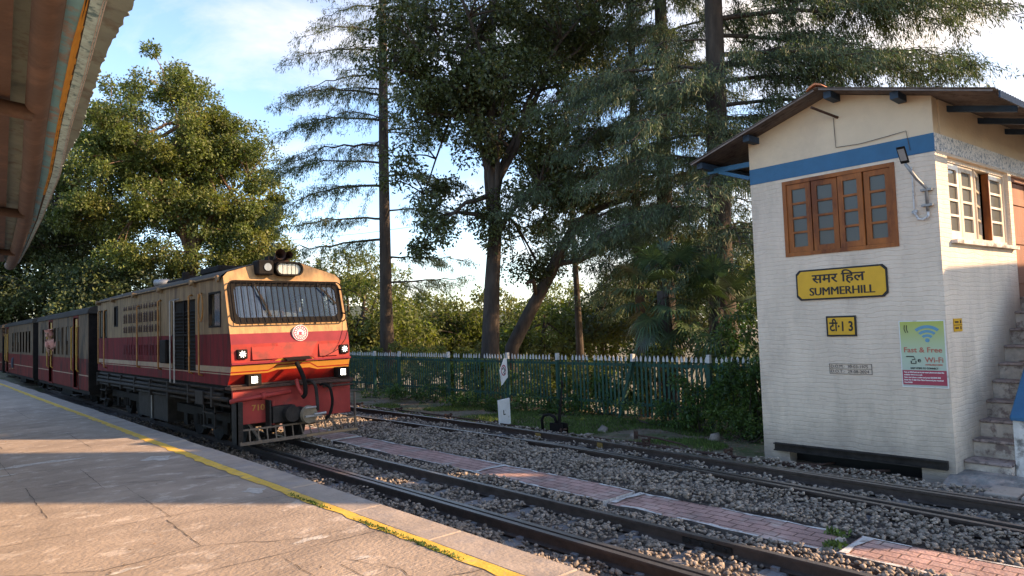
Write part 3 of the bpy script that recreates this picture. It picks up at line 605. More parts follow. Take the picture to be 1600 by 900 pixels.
# Wi-Fi poster
po = thing('wifi_poster', 'metal poster with blue radio waves reading Fast & Free Wi-Fi near the cabin corner', 'poster', (FX, 2.75, .91))
y0, y1, z0, z1 = 2.525, 2.985, .915, 1.675
b = MB(); b.box(FX-.006, FX+.002, y0-.012, y1+.012, z0-.012, z1+.012); b.build('backing', 'white', po)
b = MB(); b.box(FX-.009, FX-.003, y0, y1, z0, z1); b.build('sheet', 'poster', po)
b = MB(); b.box(FX-.011, FX-.004, y0, y1, z0+.02, z0+.19); b.build('red_panel', 'poster_red', po)
b = MB(); cy_, cz_ = 2.70, z1-.235
for r0, r1 in ((.055, .085), (.105, .135), (.155, .19)):
    aa_ = np.linspace(R(48), R(132), 14); pp = [(cy_-math.cos(a)*r1, cz_+math.sin(a)*r1) for a in aa_]+[(cy_-math.cos(a)*r0, cz_+math.sin(a)*r0) for a in aa_[::-1]]
    for i in range(13): b.poly([(FX-.0115, *pp[i]), (FX-.0115, *pp[i+1]), (FX-.0115, *pp[26-i]), (FX-.0115, *pp[27-i])])
b.poly([(FX-.0115, cy_+.024*math.cos(a), cz_+.015+.024*math.sin(a)) for a in np.linspace(0, 6.28, 16)[:-1]]); b.build('radio_wave_mark', 'poster_blue', po)
T = lambda s, y, z, sz, m, w: text('lettering', s, (FX-.0115, y, z), UU, VV, sz, m, po, width=w, extrude=.0008, bold=.0012)
T('Fast & Free', y1-.03, z1-.36, .085, 'poster_txt', .40); T('Wi-Fi', y1-.245, z1-.475, .085, 'poster_txt', .19); T('e', y1-.17, z1-.475, .08, 'sign_k', .035); T('AVAILABLE HERE', y1-.245, z1-.51, .02, 'poster_txt', .18)
T('EASY STEPS TO CONNECT', y1-.09, z1-.555, .028, 'sign_k', .29)
for k, s in enumerate(('Turn on Wi-Fi settings in your smart phone and select the', 'available Wi-Fi Network', 'Enter your phone number and press RECEIVE SMS', 'Enter the 4 digit One Time Password you received', 'Press DONE')): T(s, y1-.015, z0+.16-k*.03, .021, 'white', min(.42, .0085*len(s)))
b = MB(); b.tube([(FX-.0115, y1-.05, z1-.41), (FX-.0115, y1-.13, z1-.41), (FX-.0115, y1-.145, z1-.44), (FX-.0115, y1-.11, z1-.45)], .006, 5); b.tube([(FX-.0115, y1-.1, z1-.46), (FX-.0115, y1-.1, z1-.49), (FX-.0115, y1-.125, z1-.49), (FX-.0115, y1-.15, z1-.49), (FX-.0115, y1-.15, z1-.46)], .006, 5)
b.build('logo_mark', 'sign_k', po); b = MB(); b.tube([(FX-.0115, y1-.05, z1-.04), (FX-.0115, y1-.045, z1-.09), (FX-.0115, y1-.06, z1-.13)], .004, 5); b.tube([(FX-.0115, y1-.075, z1-.04), (FX-.0115, y1-.07, z1-.09), (FX-.0115, y1-.085, z1-.13)], .004, 5); b.build('logo_mark', 'sign_k', po)
# small yellow tag round the corner
tg = thing('wall_tag', 'tiny yellow two-row tag on the shaded side wall left of the stair', 'sign', tuple(O2+U2*.3+ZZ*1.75))
b = MB(); b.obox(O2+U2*.30+ZZ*(1.62+.2)+N2*.008, U2, N2, ZZ, .115, .004, .075); b.build('plate', 'sign_y', tg)
b = MB(); b.obox(O2+U2*.30+ZZ*(1.62+.2)+N2*.012, U2, N2, ZZ, .115, .002, .003)
for z in (.035, -.035): b.obox(O2+U2*.26+ZZ*(1.82+z)+N2*.012, U2, N2, ZZ, .05, .002, .01); b.obox(O2+U2*.37+ZZ*(1.82+z)+N2*.012, U2, N2, ZZ, .015, .002, .018)
b.build('marking', 'rust', tg)
# floodlight on a bent bracket, and its conduit
fl = thing('floodlight', 'small black floodlight on a bent grey arm at the cabin corner', 'lamp', (8.88, 2.6, 3.1))
b = MB(); b.obox((8.60, 2.74, 3.60), Vector((.35, -.1, -.93)).normalized(), Vector((0, 1, 0)), Vector((.93, 0, .35)).normalized(), .10, .045, .014); b.build('lamp_head', 'black', fl, bevel=.006)
b = MB(); b.obox((8.588, 2.74, 3.60), Vector((.35, -.1, -.93)).normalized(), Vector((0, 1, 0)), Vector((.93, 0, .35)).normalized(), .07, .034, .006); b.build('lens', 'grey', fl)
b = MB(); b.tube([(8.63, 2.73, 3.50), (8.74, 2.66, 3.33), (8.86, 2.60, 3.22), (8.865, 2.60, 2.95)], .018, 8); b.build('arm', 'grey', fl, smooth=True)
for z in (3.2, 3.02):
    b = MB(); b.box(8.845, 8.9, 2.54, 2.66, z-.012, z+.012); b.build('clamp', 'grey', fl)
cn = thing('conduit', 'loop of thin white electrical conduit hanging beside the floodlight', 'conduit', (8.88, 2.7, 2.9))
b = MB(); b.tube([(8.885, 2.745, 3.50), (8.885, 2.745, 3.0)], .008, 6); b.build('pipe', 'pvc', cn)
b = MB(); b.tube([(8.88, 2.72, 2.98), (8.87, 2.735, 2.94), (8.86, 2.70, 2.87), (8.86, 2.65, 2.86), (8.87, 2.60, 2.89), (8.88, 2.60, 2.97)], .014, 8); b.build('bend', 'pvc', cn, smooth=True)
b = MB(); b.tube([(8.895, 2.74, 2.955), (8.86, 2.74, 2.955)], .028, 12); b.build('junction_box', 'pvc', cn, smooth=True)
wr = thing('cable', 'thin wire clipped across the cream gable down to the blue band', 'cable', (8.88, 3.6, 3.9))
b = MB(); b.tube([(8.89, 3.61, 4.3), (8.89, 3.605, 4.1), (8.89, 3.60, 3.92), (8.885, 3.3, 3.90), (8.885, 2.95, 3.925), (8.885, 2.78, 3.94), (8.885, 2.75, 3.70)], .004, 5); b.build('wire', 'ink', wr)
# ------------------------------------------------------------ platform canopy (overhead, left)
cp = thing('platform_canopy', 'rusty brown platform canopy with peeling blue and yellow fascia overhead at left', 'canopy', (-1, 6, PZ))
cyl_y = [-8, 0, 2, 3.5, 4.5, 6, 7.8, 10.9, 14, 17.3]
outer = [.25, .62, .74, .83, .88, 1.03, 1.15, 1.38, 1.62, 1.84]
light = [.14, .50, .61, .70, .805, .95, 1.15, 1.40, 1.62, 1.83]
piper = [.02, .35, .46, .56, .66, .81, 1.0, 1.31, 1.56, 1.80]
ff = lambda a: (lambda y: float(np.interp(y, cyl_y, a)))
fo, fl_, fp = ff(outer), ff(light), ff(piper)
ysc = np.arange(-8, 17.31, .045); V = []; F = []
for y in ysc:
    wv = .006*math.sin(2*math.pi*y/.34); jag = random.uniform(-.012, .008)
    for x, z in ((fo(y)+jag, 3.415), (fo(y)-.35, 3.50), (-4.5, 4.1)): V.append((x, y, z+wv))
    for x, z in ((fo(y)+jag, 3.425), (fo(y)-.35, 3.51), (-4.5, 4.11)): V.append((x, y, z+wv))
for i in range(len(ysc)-1):
    a = i*6; c = a+6
    for q in (0, 1): F += [(a+q, a+q+1, c+q+1, c+q), (a+3+q, c+3+q, c+4+q, a+4+q)]
    F.append((a, c, c+3, a+3))
npmesh('roof_sheet', V, F, 'can_tin', cp)
yf = np.arange(-8, 17.2, .3)
def strip(name, f0, z0, f1, z1, m, t=.012, y0=-8, y1=17.2, wob=0., step=.3):
    b = MB(); yy = np.arange(y0, y1+.01, step)
    for a, c in zip(yy, yy[1:]):
        wa, wc = random.uniform(-wob, wob), random.uniform(-wob, wob)
        p = [(f0(a), a, z0), (f0(c), c, z0), (f1(c)+wc, c, z1), (f1(a)+wa, a, z1)]; b.poly(p); b.poly([(x+t, y, z+t*.3) for x, y, z in p][::-1])
    return b.build(name, m, cp)
mixf = lambda k: (lambda y: fp(y)*(1-k)+fl_(y)*k)
strip('fascia_board', lambda y: fp(y)-.02, 3.44, mixf(.47), 3.415, 'can_blue')
strip('fascia_trim', mixf(.62), 3.412, lambda y: fl_(y)-.008, 3.402, 'can_pale', wob=.0)
strip('fascia_edge', lambda y: fl_(y)-.006, 3.401, lambda y: fl_(y)-.001, 3.401, 'pvc')
strip('fascia_stripe', lambda y: mixf(.47)(y)-.002-.016*min(max((y-3.7)/.6, 0), 1)*(1 if y < 5.6 else .3), 3.409, mixf(.49), 3.406, 'can_yellow', y0=3.5, y1=9, wob=.004, step=.1)
strip('fascia_gap', mixf(.46), 3.4135, mixf(.66), 3.4135, 'crack', step=.1)
b = MB(); yy = [y for y in cyl_y if y > -7]+[17.5]; pts = [(fp(y)-.075-.01*(y > 8), y, 3.385) for y in np.arange(-8, 17.6, .5)]
b.tube(pts, [.068+.002*max(0, p[1]-4) for p in pts], 14); b.build('gutter_pipe', 'pole', cp, smooth=True)
for q, (dx, z, w, h) in enumerate(((-.24, 3.46, .07, .10), (-.46, 3.50, .06, .10), (-1.2, 3.62, .08, .12), (-2.2, 3.78, .08, .12), (-3.2, 3.92, .08, .12))):
    b = MB(); b.beam((fp(-8)+dx, -8, z), (fp(3.5)+dx, 3.5, z), w, h); b.beam((fp(3.5)+dx, 3.5, z), (fp(17)+dx, 17, z), w, h); b.build('purlin', 'pole' if q < 1 else 'can_dark', cp)
b = MB(); b.poly([(-4.5, -8, 4.02), (fp(-8)-.25, -8, 3.53), (fp(3.5)-.25, 3.5, 3.53), (fp(17)-.25, 17, 3.53), (-4.5, 17, 4.02)]); b.build('ceiling_boards', 'can_dark', cp)
for yy in (-5, -1.0, 2.2, 5.5, 10.0, 14.5):
    b = MB(); b.tube([(-4.3, yy, 3.75), (fp(yy)-.10, yy, 3.33)], .055, 10); b.build('rafter', 'pole', cp, smooth=True)
for yy in (-5, 2.2, 14.5):
    b = MB(); b.tube([(-3.9, yy, PZ), (-3.9, yy, 3.75)], .07, 12); b.box(-4.05, -3.75, yy-.15, yy+.15, PZ, PZ+.02); b.build('post', 'pole', cp)

# unseen houses added off view to cast the platform and stair wall shadows
def house(label, x0, x1, y0, y1, h, chamf=0.):
    t = thing('added_shade_house', label, 'shadow caster', ((x0+x1)/2, (y0+y1)/2, -.2)); b = MB()
    b.extrude([(x0, -.2), (x0, h-chamf), (x0+chamf*.6, h), (x1, h), (x1, -.2)], 'y', y0, y1); b.build('wall', 'wall', t)
    b = MB(); b.box(x0+chamf*.6, x1+.15, y0-.15, y1, h+.002, h+.08); b.build('roof', 'tin', t)
    for k in range(2):
        b = MB(); b.box(x0-.03, x0-.002, y1-1.0-k*2-.45, y1-1.0-k*2+.45, 1.2, 2.3); b.build('window', 'wood', t)
house('tall white house block added beyond the right edge of the view to shade the platform', 12.0, 14.2, -5.42, -4.05, 13.5)
house('low white house block with a cut roof corner, added out of view to shade the stair wall', 13.72, 22, -7.5, -3.5, 5.86, .5)

# ------------------------------------------------------------ locomotive
LX0, LX1 = 3.62, 5.53; LC = (LX0+LX1)/2; LYR = 19.15
lo = thing('diesel_locomotive', 'red and cream narrow gauge diesel engine with a barred windshield, heading the train', 'locomotive', (LC, 14.5, 0))
def yf_(z):   # nose profile
    return float(np.interp(z, [1.04, 1.20, 1.42, 1.80, 2.69, 3.0], [10.36, 10.24, 10.16, 10.24, 10.50, 10.58]))
zz = [1.04, 1.20, 1.225, 1.245, 1.33, 1.345, 1.645, 1.80, 1.93]
mt = {(1.04, 1.20): 0, (1.20, 1.225): 1, (1.225, 1.245): 0, (1.245, 1.33): 1, (1.33, 1.345): 2, (1.345, 1.645): 0, (1.645, 1.80): 2, (1.80, 1.93): 3}
b = MB()
# front face: strips; the yellow stripe steps up in the middle
xs_ = [LX0, 4.18, 4.32, 4.84, 4.98, LX1]; up_ = [0, 0, .075, .075, 0, 0]
def zs(z, u): return z+u if 1.21 < z < 1.34 else (z+u*.5 if 1.0 < z <= 1.21 and z > 1.1 else (z+u if z < 1.35 and z > 1.34 else z))
for (z0, z1) in zip(zz, zz[1:]):
    for i in range(5):
        m_ = mt[(z0, z1)]; f = lambda x, z, u: (x, yf_(zs(z, u)), zs(z, u))
        b.poly([f(xs_[i], z0, up_[i]), f(xs_[i+1], z0, up_[i+1]), f(xs_[i+1], z1, up_[i+1]), f(xs_[i], z1, up_[i])], m_)
WX0, WX1, WZ0, WZ1 = LX0+.09, LX1-.09, 2.01, 2.575
P = lambda x, z: (x, yf_(z), z)
for (x0, x1, z0, z1) in ((LX0, LX1, 1.93, WZ0), (LX0, WX0, WZ0, WZ1), (WX1, LX1, WZ0, WZ1), (LX0, LX1, WZ1, 2.67)): b.poly([P(x0, z0), P(x1, z0), P(x1, z1), P(x0, z1)], 3)
b.poly([P(LX0, 2.67), P(LX1, 2.67), P(LX1-.07, 2.74), P(LC+.32, 2.915), P(LC-.32, 2.915), P(LX0+.07, 2.74)], 3)
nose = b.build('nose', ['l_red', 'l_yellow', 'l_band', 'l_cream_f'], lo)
# sides
b = MB()
bands = [(1.04, 1.20, 1), (1.20, 1.215, 2), (1.215, 1.235, 1), (1.235, 1.32, 2), (1.32, 1.81, 1), (1.81, 2.67, 0)]
for xs0, sgn in ((LX0, -1), (LX1, 1)):
    YB = 10.56
    holes = [(11.12, YB, 1.93, 2.43)]
    for (z0, z1, m_) in bands:
        b.poly([(xs0, yf_(z0), z0), (xs0, yf_(z1), z1), (xs0, YB+.0, z1), (xs0, YB, z0)][::(1 if sgn < 0 else -1)], m_)
    b.wall((xs0, YB, 1.04), (0, 1, 0), ZZ, (sgn, 0, 0), LYR-YB, 1.63, .04, [(.06, .56, .89, 1.40), (17.12-YB, 17.42-YB, 1.04, 1.44), (1.24, 2.52, .18, 1.36), (LYR-.95-YB, LYR-.72-YB, .80, 1.40), (LYR-.50-YB, LYR-.24-YB, .80, 1.40)], 0, bands=[(z0-1.04, z1-1.04, m_) for z0, z1, m_ in bands])
b.poly([(LX0, LYR, 1.04), (LX1, LYR, 1.04), (LX1, LYR, 2.67), (LX0, LYR, 2.67)], 1)
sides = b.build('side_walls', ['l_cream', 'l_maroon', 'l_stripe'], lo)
# roof
b = MB(); i0 = 0
prof = [(LX0-.03, 2.655), (LX0-.03, 2.68), (LX0+.07, 2.75), (LC-.32, 2.925), (LC+.32, 2.925), (LX1-.07, 2.75), (LX1+.03, 2.68), (LX1+.03, 2.655)]
for yy in ('f', LYR+.04): b.v += [(x, (yf_(z)+.015 if yy == 'f' else yy), z) for x, z in prof]
n = len(prof)
for j in range(n): b.f.append((j, n+j, n+(j+1) % n, (j+1) % n)); b.m.append(0)
b.f.append(tuple(range(n, 2*n))); b.m.append(0); rfl = b.build('roof', 'l_roof', lo)
b = MB()
for y in (11.8, 13.7, 15.5, 17.4, 18.9): b.box(LX0-.045, LX0-.005, y-.03, y+.03, 2.60, 2.70); b.tube([(LX0-.05, y, 2.66), (LX0-.09, y, 2.66)], .05, 10)
b.tube([(LX0-.06, 10.62, 2.645), (LX0-.03, 10.62, 2.645)], .055, 12); b.tube([(LX1+.06, 10.62, 2.645), (LX1+.03, 10.62, 2.645)], .055, 12)
b.beam((LX0-.045, 10.7, 2.675), (LX0-.045, 19.1, 2.675), .02, .02); b.build('lifting_lug', 'l_cream', lo)
b = MB(); b.box(4.2, 5.0, 12.4, 13.4, 2.92, 3.03); b.box(4.3, 4.9, 14.3, 15.9, 2.92, 2.99); b.tube([(4.1, 13.9, 2.85), (4.1, 13.9, 3.02)], .07, 10); b.build('exhaust_housing', 'black', rfl, bevel=.02)
b = MB(); b.tube([(4.2, 16.4, 2.98), (4.42, 16.2, 2.98)], .08, 12); b.tube([(4.28, 16.55, 2.92), (4.5, 16.4, 2.92)], .05, 12); b.build('air_horn', 'grey', rfl, smooth=True)
# cab back wall, desk inside
b = MB(); b.box(LX0+.05, LX1-.05, 11.9, 11.94, 1.1, 2.66); b.box(LX0+.05, LX1-.05, 10.45, 11.9, 1.08, 1.12); b.build('cab_bulkhead', 'grey', lo)
b = MB(); b.box(LX0+.12, LX1-.12, 10.50, 10.78, 1.6, 1.99); b.box(4.25, 4.55, 10.6, 10.8, 1.95, 2.16); b.build('control_desk', 'grey', lo, bevel=.01)
b = MB(); b.box(LX0+.06, LX0+.09, 12.0, 18.9, 1.1, 2.6); b.box(LX1-.09, LX1-.06, 12.0, 18.9, 1.1, 2.6); b.build('engine_room_lining', 'dark', lo)
# windshield
off = lambda x, z, d: Vector((x, yf_(z), z))+Vector((0, -1, -.29)).normalized()*d
ws = MB(); 
def rrect(x0, x1, z0, z1, r, n=5):
    o = []
    for cx, cz, a0 in ((x1-r, z1-r, 0), (x0+r, z1-r, 90), (x0+r, z0+r, 180), (x1-r, z0+r, 270)): o += [(cx+r*math.cos(R(a0+90*k/n)), cz+r*math.sin(R(a0+90*k/n))) for k in range(n+1)]
    return o
outp = rrect(WX0-.045, WX1+.045, WZ0-.05, WZ1+.045, .12); inp = rrect(WX0+.035, WX1-.035, WZ0+.03, WZ1-.045, .09); n = len(outp)
for j in range(n):
    k = (j+1) % n; a, c, d, e = off(*outp[j], .025), off(*outp[k], .025), off(*inp[k], .012), off(*inp[j], .012); ws.poly([a, c, d, e]); ws.poly([off(*outp[j], -.02), off(*outp[k], -.02), c, a]); ws.poly([e, d, off(*inp[k], -.03), off(*inp[j], -.03)])
wsf = ws.build('windshield', 'black', lo)
b = MB(); b.poly([off(x, z, -.0) for x, z in inp][::-1]); b.build('pane', 'ws', wsf)
# grille of bars in front of the windshield
gx0, gx1, gz0_, gz1_ = LX0+.03, LX1-.03, 1.975, 2.625; b = MB()
loop = rrect(gx0, gx1, gz0_, gz1_, .09); b.tube([off(x, z, .085) for x, z in loop+[loop[0]]], .011, 6)
gr = b.build('window_grille', 'black', lo)
b = MB()
for k in range(19):
    x = gx0+(gx1-gx0)*(k+1)/20; b.tube([off(x, gz0_+.01, .085), off(x, gz1_-.005, .085)], .0075, 5)
b.build('grille_bars', 'black', gr)
b = MB()
for x, z in ((gx0, 2.1), (gx0, 2.5), (gx1, 2.1), (gx1, 2.5), (4.2, gz0_), (5.0, gz0_)): b.tube([off(x, z, .085), off(x+(.04 if x == gx0 else -.04 if x == gx1 else 0), z-(.02 if z == gz0_ else 0), -.005)], .012, 6)
b.build('bracket', 'black', gr)
for (x0, z0, x1, z1) in ((4.06, 2.56, 4.26, 2.06), (5.10, 2.57, 5.38, 2.25)):
    b = MB(); b.beam(off(x0, z0, .05), off(x0+(x1-x0)*.6, z0+(z1-z0)*.6, .05), .02, .012, up=(0, -1, 0)); b.beam(off(x0+(x1-x0)*.35, z0+(z1-z0)*.3, .045), off(x1, z1, .04), .03, .01, up=(0, -1, 0)); b.tube([off(x0, z0+.02, 0), off(x0, z0, .06)], .02, 8); b.build('wiper', 'steel', wsf)
# lamps and horns on the brow
b = MB(); c0 = off(4.59, 2.80, -.1); c1 = off(4.59, 2.80, .12)
def stadium(cx, cz, w, r, n=8): return [(cx+w+r*math.cos(R(-90+180*k/n)), cz+r*math.sin(R(-90+180*k/n))) for k in range(n+1)]+[(cx-w+r*math.cos(R(90+180*k/n)), cz+r*math.sin(R(90+180*k/n))) for k in range(n+1)]
s1 = stadium(4.61, 2.805, .115, .112); s2_ = stadium(4.61, 2.805, .115, .085); n = len(s1)
YA, YB_ = 10.36, 10.62
for j in range(n):
    k = (j+1) % n; A3 = lambda p, y: (p[0], y, p[1]); b.poly([A3(s1[j], YA), A3(s1[k], YA), A3(s2_[k], YA), A3(s2_[j], YA)]); b.poly([A3(s1[j], YB_), A3(s1[k], YB_), A3(s1[k], YA), A3(s1[j], YA)]); b.poly([A3(s2_[j], YA), A3(s2_[k], YA), A3(s2_[k], YA+.05), A3(s2_[j], YA+.05)])
hl = b.build('headlight', 'black', lo)
b = MB(); b.poly([(x, YA+.05, z) for x, z in s2_][::-1]); b.build('lens', 'lens', hl)
b = MB()
for dx in (-.1, -.03, .04, .11): b.tube([(4.59+dx, YA-.005, 2.72), (4.59+dx, YA-.005, 2.90)], .005, 5)
b.build('guard', 'black', hl)
b = MB(); b.box(4.10, 4.35, 10.36, 10.6, 2.70, 2.93)
mk = b.build('marker_box', 'black', lo, bevel=.02)
b = MB(); b.tube([(4.25, 10.355, 2.82), (4.25, 10.345, 2.82)], .06, 14); b.build('lens', 'lens_dim', mk)
b = MB()
for (x, z, r) in ((4.47, 3.03, .085), (4.61, 3.02, .062)): b.tube([(x+.05, 10.66, z-.03), (x, 10.42, z), (x-.01, 10.36, z)], [r*.45, r*.8, r], 14, caps=False); b.tube([(x+.1, 10.8, z-.05), (x+.05, 10.66, z-.03)], r*.45, 10)
b.box(4.36, 4.66, 10.5, 10.8, 2.90, 2.96); b.build('horn', 'rust', lo, smooth=True)
b = MB(); b.box(4.3, 4.38, 10.45, 10.6, 2.93, 3.0); b.build('horn_bracket', 'black', lo)
# emblem
em = MB(); c = Vector((4.69, yf_(1.66)-.006, 1.785)); em.tube([c+Vector((0, .03, 0)), c+Vector((0, -.006, 0))], .125, 26); e1 = em.build('emblem', 'white', lo)
b = MB()
for r0, r1 in ((.100, .116), (.058, .066)):
    for k in range(26):
        a, d = 2*math.pi*k/26, 2*math.pi*(k+1)/26; b.poly([c+Vector((r*math.cos(t), -.009, r*math.sin(t))) for r, t in ((r0, a), (r1, a), (r1, d), (r0, d))])
for k in range(16):
    a = 2*math.pi*k/16; b.beam(c+Vector((.07*math.cos(a), -.009, .07*math.sin(a))), c+Vector((.094*math.cos(a+.2), -.009, .094*math.sin(a+.2))), .012, .003, up=(0, -1, 0))
b.obox(c+Vector((0, -.009, .0)), (1, 0, 0), (0, 1, 0), (0, 0, 1), .022, .002, .02); b.obox(c+Vector((0, -.009, -.032)), (1, 0, 0), (0, 1, 0), (0, 0, 1), .035, .002, .008)
b.build('crest', 'pinkish', e1)
# nose panels (raised hatches), seam, brow plate
for x0, x1 in ((3.92, 4.38), (4.99, 5.32)):
    b = MB(); z0, z1 = 1.41, 1.60; i = 0
    pts = [(x0, z0), (x1, z0), (x1, z1), (x0, z1)]; f = [off(x, z, .006) for x, z in pts]; g_ = [off(x, z, -.002) for x, z in pts]; b.poly(f)
    for j in range(4): b.poly([g_[j], g_[(j+1) % 4], f[(j+1) % 4], f[j]])
    b.build('hatch', 'l_red', nose)
b = MB(); b.beam((LX0-.004, yf_(1.36)-.01, 1.36), (LX1+.004, yf_(1.36)-.01, 1.36), .03, .025, up=(0, 0, 1)); b.build('waist_ridge', 'l_band', nose)
b = MB(); b.obox((4.60, 10.10, 1.395), (1, 0, .02), (0, 1, .25), (0, -.25, 1), .20, .06, .008); b.build('step_plate', 'black', nose)
for k_, (s, x) in enumerate((('K', 4.30), ('S', 4.64), ('R', 4.84))):
    text('lettering', s, (x, yf_(1.30)-.006, 1.325), (1, 0, 0), (0, -.1, 1), .09, 'sign_k', nose, bold=.003, sx=1.25)
# star markers and headlights low on the nose
for x, z in ((3.77, 1.50), (5.42, 1.50)):
    y = yf_(z)-.03; b = MB(); b.box(x-.075, x+.075, y, y+.08, z-.07, z+.07); m_ = b.build('marker_light', 'black', lo, bevel=.01)
    b = MB(); c = Vector((x, y-.004, z))
    for k in range(4): a = math.pi*k/4+.2; b.obox(c, (math.cos(a), 0, math.sin(a)), (0, 1, 0), (-math.sin(a), 0, math.cos(a)), .05, .002+.0005*k, .0065)
    b.build('star_lens', 'starlit', m_)
for x, z in ((3.93, 1.115), (5.37, 1.13)):
    y = 10.10; b = MB(); b.wall((x-.095, y, z-.08), (1, 0, 0), ZZ, (0, -1, 0), .19, .16, .12, [(.045, .145, .03, .13)]); b.box(x-.095, x+.095, y+.10, y+.16, z-.08, z+.08); m_ = b.build('headlight', 'black', lo)
    b = MB(); b.box(x-.046, x+.046, y+.03, y+.05, z-.046, z+.046); b.build('lens', 'lit', m_)
# buffer beam, running board, brake pipes
b = MB(); b.box(LX0-.04, LX1+.02, 10.10, 10.36, .985, 1.025); b.box(LX0-.02, LX1, 10.18, 10.34, 1.028, 1.05); b.build('footplate', 'rust', lo, bevel=.005)
b = MB(); b.box(LX0-.0, LX1-.02, 10.16, 10.20, .47, .98); b.box(LX0+.56, LX0+.60, 10.1, 10.158, .42, .78); bm_ = b.build('buffer_beam', 'l_beam', lo, bevel=.006)
text('lettering', '710', (3.89, 10.150, .66), (1, 0, 0), (0, 0, 1), .12, 'l_yellow', bm_, bold=.002, sx=1.1)
b = MB(); b.box(4.10, 4.125, 10.0, 10.158, .36, .80); b.build('stiffener', 'steel', bm_)
b = MB(); b.tube([(3.2+.35, 10.06, .83), (4.45, 10.06, .90)], .032, 10); b.tube([(4.0, 10.06, .865), (4.06, 10.06, .868)], .055, 10); b.build('air_pipe', 'l_beam', lo, smooth=True)
b = MB(); b.tube([(4.62, 10.06, 1.0), (5.5, 10.06, .985)], .02, 8); b.tube([(4.98, 10.05, .93), (5.5, 10.06, .93)], .016, 8); b.box(5.08, 5.13, 10.02, 10.1, .9, .97); b.build('air_pipe', 'rust', lo)
for pts, r, mm in (([(4.55, 10.05, 1.33), (4.57, 9.96, 1.22), (4.62, 9.93, 1.05), (4.64, 9.95, .86), (4.60, 9.98, .80)], .034, 'black'), ([(4.53, 10.02, 1.08), (4.54, 9.97, .95), (4.58, 9.95, .86)], .028, 'l_beam'),
                   ([(4.74, 10.08, 1.04), (4.76, 9.98, 1.03), (4.80, 9.94, .95), (4.82, 9.93, .75), (4.82, 9.92, .58)], .026, 'steel'), ([(4.95, 10.08, .96), (4.98, 9.98, .97), (5.04, 9.93, .90), (5.07, 9.92, .7), (5.04, 9.94, .52), (4.98, 9.98, .43)], .023, 'black')):
    b = MB(); P_ = [Vector(p) for p in pts]; q = []
    for i in range(len(P_)-1):
        p0, p1, p2, p3 = P_[max(i-1, 0)], P_[i], P_[i+1], P_[min(i+2, len(P_)-1)]
        for t in (0, .25, .5, .75): q.append(.5*((2*p1)+(-p0+p2)*t+(2*p0-5*p1+4*p2-p3)*t*t+(-p0+3*p1-3*p2+p3)*t**3))
    q.append(P_[-1]); b.tube(q, r, 9); b.build('brake_hose', mm, lo, smooth=True)
b = MB(); b.tube([(4.40, 10.15, .58), (4.40, 9.86, .58)], .12, 14)
b.tube([(4.60, 10.1, .56), (4.60, 9.80, .56)], .10, 14); b.box(4.15, 4.5, 10.0, 10.15, .46, .70); b.build('coupler', 'steel', lo, bevel=.006)
b = MB(); b.tube([(4.62, 9.84, .555), (4.63, 9.78, .553)], [.135, .13], 18); b.build('coupler_face', 'face_tan', lo)
b = MB(); b.tube([(4.68, 9.75, .55), (4.86, 9.72, .56)], .022, 8); b.box(4.54, 4.80, 9.74, 9.79, .52, .545); b.tube([(4.55, 9.765, .66), (4.72, 9.765, .66)], .016, 6); b.build('coupler_link', 'grey', lo)
# cowcatcher
b = MB(); cx0, cx1 = LX0+.02, LX1-.03
b.box(cx0, cx1, 9.93, 9.96, .20, .245); b.box(cx0, cx1, 9.98, 10.0, .40, .425); 
for k in range(15):
    x = cx0+.02+(cx1-cx0-.04)*k/14; b.beam((x+(.03 if k > 6 else 0), 9.95, .23), (x, 9.99, .41), .018, .012, up=(0, 1, 0))
b.box(cx1-.02, cx1, 9.96, 10.0, .22, .80); b.beam((cx1-.01, 9.98, .42), (cx1-.01, 10.2, .42), .02, .03); b.beam((cx0+.01, 9.98, .42), (cx0+.01, 10.2, .42), .02, .03)
for x in (cx0+.3, cx1-.3): b.beam((x, 9.96, .24), (x, 10.5, .5), .03, .03)
cw_ = b.build('cowcatcher', 'catcher', lo)
b = MB()
b.box(LX0-.01, LX0+.07, 9.95, 9.99, .22, .82); b.box(LX0-.01, LX0+.0, 9.95, 10.18, .22, .82)
for k in range(9): b.box(LX0+.0, LX0+.06, 9.94, 9.952, .27+k*.055, .30+k*.055)
b.build('side_step', 'steel', cw_); b = MB(); b.box(cx0+1.0, cx1, 9.925, 9.9298, .205, .24); b.build('bar_sunlit_half', 'l_stripe', cw_)  # tan strip paints in the sunlit right half of the bottom bar
# side gear
b = MB()
for (y, z0, z1) in ((18.8, 1.2, 2.46), (18.2, 1.12, 2.46), (15.24, 1.2, 2.44), (13.72, 1.2, 2.47), (11.94, 1.2, 2.47)):
    pass
hand = [(18.8, 1.2, 2.46), (18.2, 1.12, 2.46), (15.24, 1.2, 2.44), (13.74, 1.2, 2.47), (11.94, 1.18, 2.47), (11.45, 1.16, 2.47)]
for y, z0, z1 in hand:
    b = MB(); x = LX0-.06; b.tube([(LX0, y, z1), (x, y, z1-.02), (x, y, z1-.06), (x, y, z0+.06), (x, y, z0+.02), (LX0, y, z0)], .014, 7); b.build('handrail', 'l_rail', lo, smooth=True)
for y in (12.92, 12.68): 
    b = MB(); x = LX0-.08; b.tube([(LX0, y, 2.44), (x, y, 2.42), (x, y, 1.05), (x, y, 1.0)], .013, 7); b.build('handrail', 'grey', lo)
b = MB(); b.tube([(LX0-.055, 11.36+.10*math.cos(a), 2.24+.22*math.sin(a)) for a in np.linspace(0, 2*math.pi, 17)], .012, 6); b.build('mirror_loop', 'l_rail', lo)
b = MB()
for k in range(17): z = 1.25+k*.058+(.03 if k > 8 else 0); b.obox((LX0+.018, 12.43, z), (0, 1, 0), Vector((1, 0, .9)).normalized(), Vector((-.9, 0, 1)).normalized(), .62, .016, .003)
